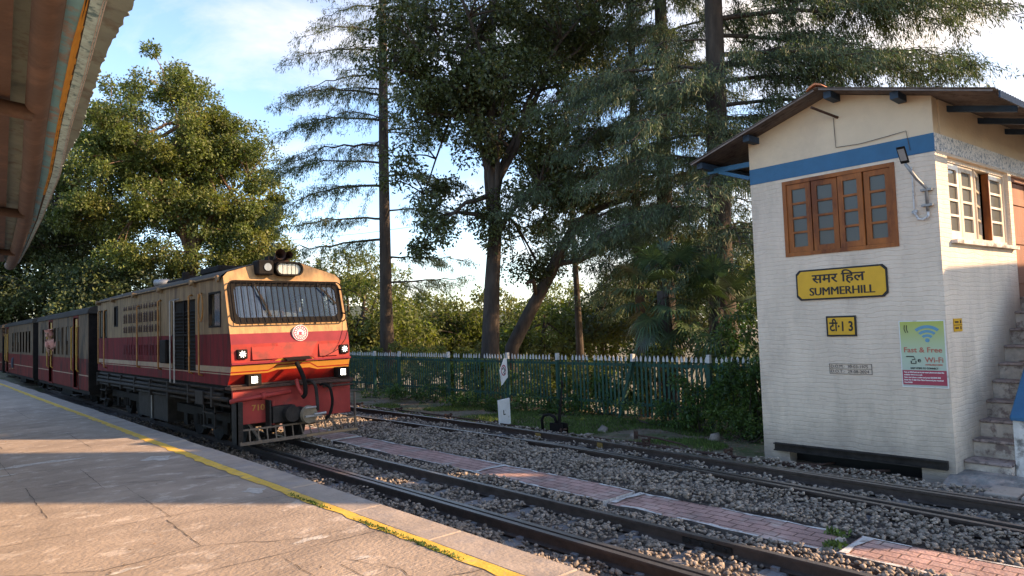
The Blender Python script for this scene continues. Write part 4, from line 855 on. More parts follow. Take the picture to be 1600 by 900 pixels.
b.box(LX0+.05, LX0+.052, 11.8, 13.1, 1.2, 2.4); b.box(LX0-.002, LX0+.03, 11.8, 13.08, 1.795, 1.83); b.box(LX0-.002, LX0+.03, 12.40, 12.43, 1.22, 2.4); b.build('radiator_grille', 'black', lo)
b = MB(); b.box(LX0-.10, LX0-.003, 13.14, 13.52, 1.32, 1.74); b.build('sand_box', 'black', lo, bevel=.02)
# louvred engine doors: dark pressed slots in rows
for k in range(7):
    y0 = 13.78+k*.40; b = MB(); w = .385
    b.box(LX0-.014, LX0-.001, y0, y0+w, 1.36, 2.50); 
    dd = b.build('engine_door', ['l_cream'], lo, bevel=.004)
    b = MB(); b.box(LX0-.0155, LX0-.001, y0+.001, y0+w-.001, 1.362, 1.81); b.build('lower_panel', 'l_maroon', dd)
    for (z0, z1) in ((1.45, 1.68), (1.90, 2.04), (2.10, 2.30), (2.37, 2.46)):
        for s in (0, 1):
            b = MB(); yy = y0+.05+s*.17; nl = int((z1-z0)/.03)
            for j in range(nl): b.extrude([(LX0-.0156, z0+j*.03), (LX0-.034, z0+j*.03+.004), (LX0-.0156, z0+j*.03+.024)], 'y', yy, yy+.10) if False else b.poly([(LX0-.0165, yy, z0+j*.03+.026), (LX0-.036, yy, z0+j*.03+.004), (LX0-.036, yy+.10, z0+j*.03+.004), (LX0-.0165, yy+.10, z0+j*.03+.026)])
            b.poly([(LX0-.0163, yy, z0), (LX0-.0163, yy, z1), (LX0-.0163, yy+.1, z1), (LX0-.0163, yy+.1, z0)])
            b.build('louvre', 'l_maroon' if z1 < 1.8 else 'rust', dd)
for a, c, z0, z1 in ((17.12, 17.42, 2.08, 2.48), (LYR-.95, LYR-.72, 1.84, 2.44), (LYR-.50, LYR-.24, 1.84, 2.44)):
    b = MB(); b.wall((LX0-.006, a-.03, z0-.03), (0, 1, 0), ZZ, (-1, 0, 0), c-a+.06, z1-z0+.06, .03, [(.03, c-a+.03, .03, z1-z0+.03)]); w_ = b.build('window', 'black', lo); b = MB(); b.box(LX0+.02, LX0+.023, a, c, z0, z1); b.build('pane', 'pane' if a > 18 else 'black', w_)
for xs0, s in ((LX0, -1), (LX1, 1)):
    b = MB(); b.wall((xs0+s*.008, 10.60, 1.91), (0, 1, 0), ZZ, (s, 0, 0), .54, .55, .05, [(.03, .51, .03, .52)]); w_ = b.build('cab_window', 'black', lo); b = MB(); b.box(xs0-s*.01-.002, xs0-s*.01+.002, 10.63, 10.9, 1.93, 2.44); b.build('pane', 'ws', w_)
# underframe and pipes
b = MB(); b.box(LX0+.06, LX1-.06, 10.4, LYR, .92, 1.035); b.build('underframe', 'black', lo)
for x, z, r in ((LX0-.0, .98, .024), (LX0-.02, .90, .030), (LX0-.03, .815, .036), (LX0+.0, .745, .022)):
    b = MB(); b.tube([(x, 10.25 if z < .9 else 10.5, z+(.03 if r == .036 else 0)), (x, 18.9, z)], r, 8); b.build('pipe', 'steel', lo, smooth=True)
for y in np.arange(10.9, 19, 1.15): b = MB(); b.box(LX0-.06, LX0+.05, y-.03, y+.03, .70, 1.0); b.build('pipe_clamp', 'steel', lo)
b = MB(); b.box(LX0-.09, LX0-.07, 11.2, 11.55, .72, .93); b.build('valve_cover', 'steel', lo)
b = MB(); b.box(LX0+.10, LX1-.10, 13.75, 15.8, .22, .80); b.box(LX0+.09, LX0+.10, 14.7, 14.73, .22, .8); ft = b.build('fuel_tank', 'steel', lo, bevel=.03)
b = MB(); b.tube([(LX0+.075, 14.72, .22), (LX0+.075, 14.72, .82)], .012, 6); b.build('sight_glass', 'grey', ft)
def bogie(parent, yc, xc, half, wb, wr, frame_z=.45):
    bo = MB(); 
    for s in (-1, 1):
        x = xc+s*half; bo.box(x-.03, x+.03, yc-wb/2-.35, yc+wb/2+.35, frame_z-.02, frame_z+.13); bo.box(x-.025, x+.025, yc-.3, yc+.3, frame_z-.14, frame_z-.01)
        for dy in (-wb/2, 0, wb/2) if wb > 1.8 else (-wb/2, wb/2): bo.box(x-.06*s-.05, x+.05, yc+dy-.10, yc+dy+.10, wr-.12, frame_z+.03)
        for dy in (-.16, 0, .16): bo.tube([(x+s*.01, yc+dy, frame_z-.16), (x+s*.01, yc+dy, frame_z+.02)], .05, 8)
    bo.box(xc-half, xc+half, yc-.12, yc+.12, frame_z, frame_z+.15); bb_ = bo.build('bogie', 'black', parent)
    for dy in (-wb/2, 0, wb/2) if wb > 1.8 else (-wb/2, wb/2):
        w = MB()
        for s in (-1, 1):
            x = xc+s*.43; w.tube([(x-.05, yc+dy, wr), (x+.05, yc+dy, wr)], wr, 22); w.tube([(x-s*.05-.012, yc+dy, wr), (x-s*.05+.012, yc+dy, wr)], wr+.022, 22)
        w.tube([(xc-.45, yc+dy, wr), (xc+.45, yc+dy, wr)], .06, 10); w.build('wheelset', 'steel', bb_)
bogie(lo, 12.2, XC, .72, 2.0, .34); bogie(lo, 17.3, XC, .72, 2.0, .34)
for ya in (10.95, 18.35):
    b = MB(); b.box(LX0+.01, LX0+.03, ya, ya+.03, .34, .93); b.box(LX0+.01, LX0+.03, ya+.5, ya+.53, .34, .93)
    for z in (.36, .58): b.box(LX0-.01, LX0+.12, ya, ya+.53, z, z+.02)
    b.build('cab_step', 'steel', lo)
b = MB(); b.tube([(5.52, 10.22, 2.0), (5.50, 10.16, 1.85), (5.42, 10.12, 1.66), (5.28, 10.10, 1.5), (5.12, 10.11, 1.43)], .006, 5); b.build('loose_cable', 'black', lo)

# ------------------------------------------------------------ coaches
def coach(y0, L, label, doors, wins_, group='maroon and cream coaches behind the engine', xo=0., first=True):
    x0, x1 = 3.55+xo, 5.6+xo; xc = (x0+x1)/2; t = thing('railway_coach', label, 'coach', (xc, y0+L/2, 0), group)
    z0, z1 = .50, 2.47; bands = [(0, .36, 1), (.36, .385, 2), (.385, .80, 1), (.80, z1-z0, 0)]
    holes = [(a, a+.60, 0.02, 1.90) for a in doors]+[(a, a+w, .88, 1.66) for a, w in wins_]
    b = MB(); b.wall((x0, y0, z0), (0, 1, 0), ZZ, (-1, 0, 0), L, z1-z0, .05, holes, 0, bands=bands); b.wall((x1, y0, z0), (0, 1, 0), ZZ, (1, 0, 0), L, z1-z0, .05, [(a, a+w, .88, 1.66) for a, w in wins_], 0, bands=bands)
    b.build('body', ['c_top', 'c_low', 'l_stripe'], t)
    b = MB(); b.box(x0+.01, x1-.01, y0-.03, y0+.03, z0-.02, z1); b.box(x0+.01, x1-.01, y0+L-.03, y0+L+.03, z0-.02, z1); b.box(x0+.5, x1-.5, y0-.25, y0-.03, z0, 2.35); b.box(x0+.5, x1-.5, y0+L+.03, y0+L+.25, z0, 2.35); b.build('end_wall', 'black', t)
    b = MB(); n = 12; pr = [(x0-.04, z1-.03)]+[(xc-(x1-x0)/2*1.03*math.cos(math.pi*k/n), z1+.02+.22*math.sin(math.pi*k/n)**.75) for k in range(n+1)]+[(x1+.04, z1-.03)]; b.extrude(pr, 'y', y0-.1, y0+L+.1); b.build('roof', 'c_roof', t)
    b = MB(); b.box(x0+.03, x1-.03, y0, y0+L, z0-.10, z0-.002); b.build('underframe', 'black', t)
    b = MB(); b.box(x0+.06, x1-.06, y0+.05, y0+L-.05, z0+.001, z0+.03); b.build('floor', 'dark', t)
    for a in doors:
        f = MB(); f.wall((x0-.012, y0+a-.04, z0-.02), (0, 1, 0), ZZ, (-1, 0, 0), .68, 1.96, .08, [(.04, .64, .04, 1.90)]); d_ = f.build('doorway', 'c_low', t)
        f = MB(); f.box(x0+.50, x0+.54, y0+a-.02, y0+a+.62, z0+.03, 2.40); f.build('vestibule', 'dark', d_)
        for yy in (y0+a-.06, y0+a+.66):
            f = MB(); f.tube([(x0-.0, yy, 2.15), (x0-.05, yy, 2.12), (x0-.05, yy, 1.0), (x0, yy, .95)], .02, 7); f.build('handrail', 'c_yellow', d_)
        f = MB(); f.box(x0+.03, x0+.06, y0+a+.30, y0+a+.58, z0+.85, 2.35); f.build('door_leaf', 'c_yellow', d_)
        f = MB(); f.box(x0-.04, x0+.1, y0+a+.05, y0+a+.55, .30, .325); f.build('step', 'steel', d_)
    for a, w in wins_:
        f = MB(); f.wall((x0-.006, y0+a-.025, z0+.855), (0, 1, 0), ZZ, (-1, 0, 0), w+.05, .83, .05, [(.025, w+.025, .025, .805)]); wf = f.build('window', 'c_top', t)
        if random.random() < .5: f = MB(); f.box(x0+.02, x0+.025, y0+a, y0+a+w, z0+.88+.39, z0+1.66); f.build('pane', 'pane', wf)
    bogie(t, y0+1.4, XC+xo, .62, 1.2, .28, .30); bogie(t, y0+L-1.4, XC+xo, .62, 1.2, .28, .30)
    b = MB(); b.box(x0+.2, x0+.5, y0+L*.45, y0+L*.6, .15, .42); b.box(x0+.15, x0+.3, y0+3, y0+3.6, .22, .42); b.build('battery_box', 'black', t)
    return t
coach(19.9, 8.2, 'first coach, coupled behind the engine, with two yellow-railed doorways', [1.28, 5.35], [(2.15, .26), (2.75, .3), (3.45, .3), (4.1, .3), (4.75, .28), (6.3, .3), (7.0, .3)])
coach(29.4, 8.4, 'second coach, dusty and windowed, a passenger showing at one window', [7.2], [(.6, .4), (1.4, .4), (2.2, .4), (3.0, .4), (3.8, .4), (4.6, .4), (5.4, .4)])
coach(39.0, 8.4, 'third coach at the far left end of the train, open-sided gap before it', [1.2, 6.0], [(2.4, .5), (3.3, .5), (4.2, .5)])

# ------------------------------------------------------------ people
def skin_person(name, label, joints, edges, radii, root, mats, hairpts=None, cloth=None):
    t = thing(name, label, 'person', joints[root])
    def grow(nm, js, es, rs, rt, m_):
        me = bpy.data.meshes.new(nm); me.from_pydata([Vector(j)-Vector(joints[root]) for j in js], es, []); o = bpy.data.objects.new(nm, me); COL.objects.link(o); o.parent = t
        o.modifiers.new('skin', 'SKIN'); bpy.context.view_layer.objects.active = o
        sv = me.skin_vertices[0].data
        for i, r in enumerate(rs): sv[i].radius = (r, r) if not isinstance(r, tuple) else r; sv[i].use_root = (i == rt)
        o.modifiers.new('sub', 'SUBSURF').levels = 1; o.modifiers['sub'].render_levels = 2
        dg = bpy.context.evaluated_depsgraph_get(); m2 = bpy.data.meshes.new_from_object(o.evaluated_get(dg)); m2.name = nm; o.modifiers.clear(); o.data = m2; m2.materials.clear(); m2.materials.append(M[m_])
        for p in m2.polygons: p.use_smooth = True
        return o
    grow('body', joints, edges, radii, root, 'skin')
    for nm, js, es, rs, m_ in cloth: grow(nm, js, es, rs, 0, m_)
    return t
def figure(name, label, o, face, lean, shirt, low, arm, seated=True, cover='hair'):
    # o: pelvis; face: unit vector the person faces; lean: offset of chest/head
    o = Vector(o); F_ = Vector(face).normalized(); S_ = Vector((-F_.y, F_.x, 0)); L_ = Vector(lean)
    ch = o+Vector((0, 0, .38))+L_*.7; nk = o+Vector((0, 0, .52))+L_*.9; hd = o+Vector((0, 0, .66))+L_+F_*.02; tp = hd+Vector((0, 0, .09))
    sl, sr = ch+S_*.17+Vector((0, 0, .08)), ch-S_*.17+Vector((0, 0, .08))
    el, er = sl+Vector((0, 0, -.22))+F_*.10+S_*.04, (sr+Vector(arm[0])); hl_, hr = el+F_*.20+Vector((0, 0, -.04)), er+Vector(arm[1])
    if seated: kl, kr = o+F_*.42+S_*.1, o+F_*.42-S_*.1; al, ar = kl+Vector((0, 0, -.42)), kr+Vector((0, 0, -.42))
    else: kl, kr = o+S_*.09+Vector((0, 0, -.42)), o-S_*.09+Vector((0, 0, -.42)); al, ar = kl+Vector((0, 0, -.40)), kr+Vector((0, 0, -.40))
    fl2, fr2 = al+F_*.14, ar+F_*.14
    js = [o, ch, nk, hd, tp, sl, sr, el, er, hl_, hr, kl, kr, al, ar, fl2, fr2, hd+F_*.085, o+S_*.09, o-S_*.09, hd+F_*.09+Vector((0, 0, -.05))]
    es = [(0, 1), (1, 2), (2, 3), (3, 4), (1, 5), (1, 6), (5, 7), (6, 8), (7, 9), (8, 10), (0, 18), (0, 19), (18, 11), (19, 12), (11, 13), (12, 14), (13, 15), (14, 16), (3, 17)]
    js = js[:20]; rs = [.11, .12, .05, .085, .06, .05, .05, .038, .038, .028, .028, .05, .05, .035, .035, .03, .03, .018, .08, .08]
    cl = [('shirt', [o+Vector((0, 0, .02)), ch, nk+Vector((0, 0, -.05)), sl, sr, el, er], [(0, 1), (1, 2), (1, 3), (1, 4), (3, 5), (4, 6)], [.13, .145, .07, .068, .068, .052, .052], shirt),
          ('trousers', [o+Vector((0, 0, -.01)), o+S_*.09, o-S_*.09, kl, kr, al, ar], [(0, 1), (0, 2), (1, 3), (2, 4), (3, 5), (4, 6)], [.125, .095, .095, .066, .066, .052, .052], low),
          (cover, [hd+Vector((0, 0, .05))-F_*.02, hd+Vector((0, 0, .10))-F_*.01, hd-F_*.05-Vector((0, 0, .02))], [(0, 1), (0, 2)], [.088, .06, .06], 'hair' if cover == 'hair' else 'pinkcloth')]
    t = skin_person(name, label, [tuple(j) for j in js], es, rs, 0, None, cloth=cl)
    b = MB()
    for s in (-1, 1): c = hd+F_*.08+S_*.032*s+Vector((0, 0, .02)); b.tube([c, c+F_*.008], .009, 8)
    b.build('eyes', 'hair', t)
    for hand_, dr_ in ((hl_, (hl_-el).normalized()), (hr, (hr-er).normalized())):
        sd = dr_.cross(Vector((0, 0, 1))); sd = sd.normalized() if sd.length > .1 else S_
        for k in range(4):
            b = MB(); p0 = hand_+sd*(k-1.5)*.017+dr_*.02; L2 = (.05, .06, .055, .042)[k]; b.tube([p0, p0+dr_*L2*.6, p0+dr_*L2+Vector((0, 0, -.02))], [.009, .008, .006], 6); b.build('finger', 'skin', t, smooth=True)
        b = MB(); b.tube([hand_+sd*.02, hand_+sd*.045+dr_*.025, hand_+sd*.05+dr_*.045], [.011, .009, .007], 6); b.build('thumb', 'skin', t, smooth=True)
    return t
figure('person', 'engine driver in a pale shirt seated behind the barred windshield', (4.98, 11.05, 1.62), (-.2, -1, 0), (0, -.05, 0), 'shirt', 'trousers', ((-.10, -.12, -.12), (-.04, -.10, .20)))
figure('person', 'passenger in pink cloth and head wrap leaning out of the first coach doorway', (3.72, 25.15, 1.36), (-.75, -.66, 0), (-.28, -.06, -.03), 'pinkcloth', 'trousers', ((-.02, -.10, -.22), (.05, -.06, -.18)), seated=False, cover='head_wrap')
figure('person', 'passenger in a red top sitting at a window of the second coach', (3.95, 34.9, 1.12), (-.9, -.4, 0), (-.12, 0, 0), 'redcloth', 'trousers', ((-.1, -.05, -.1), (-.12, -.02, .08)))
# ------------------------------------------------------------ trackside gear
def fz(y): return gz(11, y)
fe = thing('picket_fence', 'long green steel picket fence with white pointed tips behind the far track', 'fence', (11, 14, -.22))
posts = [5.1, 6.89, 8.75, 10.73, 12.41, 14.8, 17.2, 18.6, 20.8, 23, 25.2, 27.4, 29.6]
for k, (y0, y1) in enumerate(zip(posts, posts[1:])):
    b = MB(); y = y0+.09
    while y < y1-.05:
        ln = random.uniform(-.01, .012); tz = 1.10+random.uniform(-.012, .012); w = .024; zb = -.12; top_ = [(y+ln-w, 1.0), (y+ln-w, tz-.05), (y+ln, tz), (y+ln+w, tz-.05), (y+ln+w, 1.0)]
        ln += random.gauss(0, .006)
        if random.random() < .95:
            b.box(10.992, 11.0, y-w, y+w, zb, .985, 0); b.extrude([(p[0], p[1]) for p in [(y+ln-w, .985)]+top_[1:4]+[(y+ln+w, .985)]], 'x', 10.992, 11.0, 1)
        y += .105
    b.build('picket_panel', ['f_green', 'f_white'], fe)
    b = MB(); b.box(11.003, 11.035, y0, y1, .88, .935); b.box(11.003, 11.035, y0, y1, .10, .155); b.build('rail', 'f_green', fe)
for y in posts:
    b = MB(); le = -.28 if abs(y-8.75) < .01 else 0
    b.beam((10.95, y-.15*0+le*-1 if le else y, -.25), (10.95, y-(.12 if le else 0), .98), .08, .06, 0); b.beam((10.95, y-(.12 if le else 0), .982), (10.95, y-(.135 if le else 0), 1.13), .078, .058, 1); b.build('post', ['f_green', 'f_white'], fe)
# point rodding on stands
rd = thing('point_rodding', 'rusty point rods running on low stands beside the far track to the cabin', 'rodding', (8.6, 9, -.2))
rods = [[(8.5, 18, -.06), (8.58, 12, -.07), (8.60, 9.7, -.09), (8.55, 7.3, -.11), (8.52, 5.8, -.11), (8.50, 4.6, -.11), (8.62, 3.5, -.11), (8.9, 3.2, -.11)], [(8.62, 7.0, -.11), (8.60, 5.8, -.12), (8.60, 4.5, -.12), (8.75, 4.0, -.12), (9.0, 3.9, -.12)], [(8.4, 4.6, -.10), (8.42, 3.6, -.10), (8.55, 3.2, -.10)]]
for r_ in rods: b = MB(); b.tube(r_, .016, 7); b.build('rod', 'rust', rd, smooth=True)
for y in (15.4, 13.6, 11.7, 10.1, 8.35, 6.6, 5.2):
    b = MB(); b.box(8.50, 8.53, y-.05, y-.02, -.22, -.01); b.box(8.64, 8.67, y-.05, y-.02, -.22, -.01); b.tube([(8.48, y-.035, -.04), (8.69, y-.035, -.04)], .016, 7); b.tube([(8.54, y-.035, -.1), (8.63, y-.035, -.1)], .03, 10); b.box(8.46, 8.71, y-.09, y+.02, -.22, -.185); b.build('stand', 'rust', rd)
b = MB(); b.tube([(8.95, 7.05, -.06), (8.9, 6.6, -.06), (8.78, 6.1, -.075), (8.62, 5.8, -.10)], .014, 7); b.build('crank_rod', 'rust', rd)
b = MB(); b.tube([(8.95, 7.05, -.12), (8.95, 7.05, .0)], .035, 10); b.build('crank', 'rust', rd)
# hand lever frame
lv = thing('point_lever', 'dark iron hand lever with a looped weight standing beside the far track', 'lever', (8.6, 8.6, -.2))
b = MB(); b.box(8.46, 8.74, 8.2, 8.75, -.22, -.17); b.box(8.52, 8.55, 8.3, 8.6, -.2, .06); b.box(8.64, 8.67, 8.3, 8.6, -.2, .06); b.build('base', 'black', lv)
b = MB(); b.tube([(8.6, 8.42, -.12), (8.6, 8.44, .1), (8.6, 8.38, .42), (8.6, 8.34, .72)], [.03, .028, .018, .014], 8); b.tube([(8.6, 8.34, .68), (8.6, 8.33, .80)], .02, 8); b.build('lever', 'black', lv, smooth=True)
b = MB(); b.tube([(8.6, 8.85, -.15), (8.6, 8.87, .08), (8.6, 8.82, .16), (8.6, 8.68, .19), (8.6, 8.55, .15), (8.6, 8.5, .05)], .026, 8); b.build('loop', 'black', lv, smooth=True)
# L board
lb = thing('letter_board', 'small white board painted with a black L standing by the point rods', 'sign', (8.7, 10.05, -.2))
b = MB(); b.obox((8.72, 10.03, .12), Vector((1, .10, .05)).normalized(), (0, 1, .03), Vector((-.03, 0, 1)).normalized(), .165, .012, .25); b.build('board', 'white', lb, bevel=.004)
text('lettering', 'L', (8.68, 10.012, .07), (1, .10, .05), (-.03, 0, 1), .13, 'sign_k', lb, bold=.003)
b = MB(); b.beam((8.70, 10.06, -.25), (8.70, 10.06, .2), .03, .02, up=(0, 1, 0)); b.build('stake', 'rust', lb)
# limp flag-like pole sign
ps = thing('pole_sign', 'narrow bent white sheet with a red ring hung on a thin green pole', 'sign', (8.95, 10.3, -.2))
b = MB(); b.tube([(8.98, 10.32, -.22), (9.00, 10.32, 1.2)], .014, 7); b.build('pole', 'f_green', ps)
b = MB(); g4 = [(8.98, 10.30, 1.13), (9.06, 10.30, 1.13), (9.075, 10.29, .76), (8.90, 10.30, .60), (8.86, 10.31, .90)]; b.extrude([(x, z) for x, y, z in g4], 'y', 10.29, 10.296); b.build('sheet', 'white', ps)
def ring(b, cx, cz, r0, r1, y, sx=1., n=16):
    for k in range(n):
        a, d = 2*math.pi*k/n, 2*math.pi*(k+1)/n; b.poly([(cx+r*math.cos(t)*sx, y, cz+r*math.sin(t)) for r, t in ((r0, a), (r1, a), (r1, d), (r0, d))])
b = MB(); ring(b, 8.965, .90, .085, .11, 10.287, .6); b.build('ring_mark', 'poster_red', ps)
b = MB(); b.tube([(8.92, 10.286, .92), (8.96, 10.286, .96), (9.0, 10.286, .90), (8.96, 10.286, .85), (9.01, 10.286, .82)], .009, 5); b.build('figure_mark', 'sign_k', ps)
# little yellow-painted chairs on the far track
for k, (x, y) in enumerate(((7.22, 8.5), (8.0, 8.3), (7.95, 6.9))):
    b = MB(); b.box(x-.075, x-.035, y-.05, y+.05, -.10, -.02); b.box(x-.10, x+.02, y-.06, y+.06, -.115, -.10); b.build('rail_chair', 'chair_y', t2)
# overhead wire far off
ow = thing('overhead_wire', 'thin dark wire crossing the sky behind the engine', 'wire', (20, 60, 0))
b = MB(); b.tube([(-60, 55, 6.5), (12, 44, 6.9), (23, 40, 8.2), (40, 34, 11)], .014, 5); b.build('wire', 'black', ow)
# scattered rocks
for k, (x, y, s) in enumerate(((9.6, 8.3, .14), (9.35, 7.4, .10), (9.9, 6.2, .13), (8.95, 8.1, .12), (9.2, 9.0, .07))):
    V, F = stones(np.array([[x, y, gz(x, y)+s*.25]]), np.array([s]), RNG, .6); o = npmesh('rock', V, F, 'stone'); tag(o, ['flat grey rock in the trackside grass left of the lever', 'pale rock in the grass right of the lever', 'lone rock in the grass nearest the cabin', 'squat rock right behind the lever base', 'small pebble-grey rock farthest along the rodding'][k], 'rock', 'rocks in the trackside grass')

# ------------------------------------------------------------ foliage
def quads(P, D, Nn, L, W, fold=0.):   # leaf diamonds at P, direction D, side Nn
    a = P; c = P+D*L[:, None]; m = P+D*(L*.45)[:, None]; s = Nn*W[:, None]*.5
    V = np.stack([a, m+s, c, m-s], 1).reshape(-1, 3); F = np.arange(len(P)*4).reshape(-1, 4); return V, F
def unit(a): return a/np.maximum(np.linalg.norm(a, axis=-1, keepdims=True), 1e-6)
def leafcloud(C, rad, per, size, rng, flat=.7, droop=.3):
    # C: (n,3) clump centres, rad (n,), per leaves each; leaves ride on short twigs inside the clump
    n = len(C); tw = max(per//9, 4); T = unit(rng.normal(size=(n, tw, 3))); T[..., 2] = T[..., 2]*flat; r = rng.uniform(.35, 1., (n, tw, 1))**.6
    tip = C[:, None]+T*r*rad[:, None, None]; k = per//tw; base = tip[:, :, None]+rng.normal(size=(n, tw, k, 3))*(rad*.17)[:, None, None, None]
    P = base.reshape(-1, 3); D = unit(np.repeat(T[:, :, None], k, 2).reshape(-1, 3)*.6+rng.normal(size=P.shape)*.8+np.array([0, 0, -droop])); S = unit(np.cross(D, unit(rng.normal(size=P.shape)+np.array([0, 0, 1.2]))))
    L = size*rng.uniform(.6, 1.3, len(P)); return quads(P, D, S, L, L*.48)
def curve_pts(a, c, sag, rng, n=7, jit=.12):
    a, c = np.array(a, float), np.array(c, float); L = np.linalg.norm(c-a); t = np.linspace(0, 1, n); p = a+(c-a)*t[:, None]; p[:, 2] += sag*np.sin(np.pi*t)*L; j = rng.normal(size=(n, 3))*jit*L*.12; j[0] = 0; j[-1] = 0
    return p+j*np.sin(np.pi*t)[:, None]**.5
def join(parts):
    V, F, o = [], [], 0
    for v, f in parts: V.append(v); F.append(f+o); o += len(v)
    return np.concatenate(V), np.concatenate(F)
def oak(label, base, trunk, r0, crown, nclump, per, leaf, size=.14, seed=1, group=None, name='broadleaf_tree', barkm='bark', rad=(.55, 1.0), limbs=10, shell=.45, cat='tree', extra=None):
    """trunk: list of points; crown: list of ellipsoids (cx,cy,cz, rx,ry,rz)"""
    rng = np.random.default_rng(seed); t = thing(name, label, cat, base, group); b = MB()
    n = len(trunk); b.tube(trunk, [r0*(1-.75*i/(n-1))*(1.25 if i == 0 else 1) for i in range(n)], 10)
    vols = np.array([c[3]*c[4]*c[5] for c in crown])**.75; pick = rng.choice(len(crown), nclump, p=vols/vols.sum()); E = np.array(crown)[pick]
    d = unit(rng.normal(size=(nclump, 3))); d[:, 2] = np.where(d[:, 2] < -.3, d[:, 2]*.6, d[:, 2]); rr = rng.uniform(shell, 1., (nclump, 1))**.6
    C = E[:, :3]+d*rr*E[:, 3:]*(1+.12*np.clip(rng.normal(size=(nclump, 1)), -2, 1)); Rd = rng.uniform(*rad, nclump)
    tr = np.array([list(p) for p in trunk], float); nl = min(limbs, nclump); idx = rng.choice(nclump, nl, replace=False); hubs = []
    for k, i in enumerate(idx):
        t0 = rng.uniform(.42, 1.); f = t0*(n-1); a = tr[int(f)]+(tr[min(int(f)+1, n-1)]-tr[int(f)])*(f-int(f)); a2 = a.copy()
        pts = curve_pts(a2, C[i], .10, rng); rr0 = r0*(.42-.18*t0); b.tube([tuple(p) for p in pts], list(np.linspace(rr0, rr0*.25, len(pts))), 7, caps=False); hubs += [(p, rr0*.4) for p in pts[2:]]
    H = np.array([h[0] for h in hubs])
    for i in range(nclump):
        if i in idx: continue
        dd = np.linalg.norm(H-C[i], axis=1)+.6*np.maximum(H[:, 2]-C[i][2], 0); j = int(dd.argmin())
        pts = curve_pts(H[j], C[i], .08, rng, 5); w = min(hubs[j][1], .045); b.tube([tuple(p) for p in pts], list(np.linspace(w, .008, 5)), 5, caps=False)
        if i % 3 == 0:   # bare twigs through the clump
            for q in range(2): e = C[i]+unit(rng.normal(size=3))*Rd[i]*.9; b.tube([tuple(C[i]), tuple((C[i]+e)/2+rng.normal(size=3)*.04), tuple(e)], [.01, .007, .004], 4, caps=False)
    if extra: extra(b)
    b.build('trunk', barkm, t, smooth=True)
    V, F = leafcloud(C, Rd, per, size, rng); npmesh('crown', V, F, leaf, t); return t
def deodar(label, base, trunk, r0, specs, leaf, seed, group='deodar cedars behind the fence', twigs=1., hang=1., dens=1.):
    """specs: (height z, azimuth deg, length, rise, droop)"""
    rng = np.random.default_rng(seed); t = thing('deodar_cedar', label, 'tree', base, group); b = MB(); n = len(trunk); b.tube(trunk, [r0*(1-.55*i/(n-1))*(1.2 if i == 0 else 1) for i in range(n)], 12)
    tr = np.array([list(p) for p in trunk], float); parts = []
    for (z, az, L, rise, droop) in specs:
        k = np.clip(np.searchsorted(tr[:, 2], z)-1, 0, n-2); f = (z-tr[k, 2])/(tr[k+1, 2]-tr[k, 2]); a = tr[k]+(tr[k+1]-tr[k])*f
        D = np.array([math.sin(R(az)), math.cos(R(az)), 0]); S = np.array([D[1], -D[0], 0]); m = 12; s = np.linspace(0, 1, m); bend = rng.uniform(-.12, .12)
        main = a+D*(L*s)[:, None]+S*(L*bend*s**2)[:, None]; main[:, 2] += L*(rise*s-droop*s**2.4)+rng.normal(size=m)*.02*L*s
        b.tube([tuple(p) for p in main], list(np.linspace(.012+.009*L, .006, m)), 6, caps=False)
        ns = int(L*8*twigs)
        for i in range(ns):
            u = rng.uniform(.07, 1.); side = 1 if i % 2 else -1; p0 = np.array([np.interp(u, s, main[:, q]) for q in range(3)]); l2 = L*(.36*(1.05-u)+.10)*rng.uniform(.45, 1.3); l2 = min(l2, 2.0)
            d2 = unit(D*rng.uniform(.3, 1.2)+S*side*rng.uniform(.3, 1.1)+np.array([0, 0, rng.uniform(-.05, .15)])); v = np.linspace(0, 1, 5); q = p0+d2*(l2*v)[:, None]; q[:, 2] -= l2*.38*hang*v**2*rng.uniform(.6, 1.5)
            if l2 > .35: b.tube([tuple(w) for w in q], list(np.linspace(.012, .004, 5)), 4, caps=False)
            nt = int(l2*52*dens)+4; vv = rng.uniform(.08, 1., nt); P = np.stack([np.interp(vv, v, q[:, c]) for c in range(3)], -1)
            # short side sprays hanging from each twig
            off_ = unit(rng.normal(size=(nt, 3))*np.array([1, 1, .35])+d2*.8)*rng.uniform(.02, .24, (nt, 1)); off_[:, 2] -= np.abs(rng.normal(size=nt))*.10*hang; parts.append(np.concatenate([P+off_, np.repeat(d2[None], nt, 0)], 1))
    A_ = np.concatenate(parts); reps = 4; P = np.repeat(A_[:, :3], reps, 0)+rng.normal(size=(len(A_)*reps, 3))*.04; n_ = len(P); hangs = rng.random(n_) < .62
    D = unit(np.repeat(A_[:, 3:], reps, 0)*np.where(hangs, .35, .8)[:, None]+rng.normal(size=P.shape)*np.where(hangs, .35, .7)[:, None]+np.array([0, 0, -1.])*np.where(hangs, 1.0, .15)[:, None]*hang); S = unit(np.cross(D, rng.normal(size=P.shape)))
    L = np.where(hangs, rng.uniform(.07, .21, n_), rng.uniform(.06, .15, n_)); V, F = quads(P, D, S, L, rng.uniform(.014, .030, n_)); b.build('trunk', 'bark', t, smooth=True); npmesh('crown', V, F, leaf, t)
    print(label, len(F)); return t
def specs_rand(z0, z1, n, l0, l1, seed, avoid=None, rise=.12, droop=.3, azr=(0, 360)):
    rng = np.random.default_rng(seed); o = []
    for i in range(n):
        z = z0+(z1-z0)*(i+rng.random())/n; az = (i*137.5+rng.uniform(-20, 20)) % 360
        if azr != (0, 360): az = rng.uniform(*azr)
        L = (l0+(l1-l0)*(i/n))*rng.uniform(.7, 1.15); o.append((z, az, L, rise+rng.uniform(-.08, .08), droop+rng.uniform(-.1, .1)))
    return o
VR = 132   # azimuth that points to the right in the view (42+90)
VLf = 312
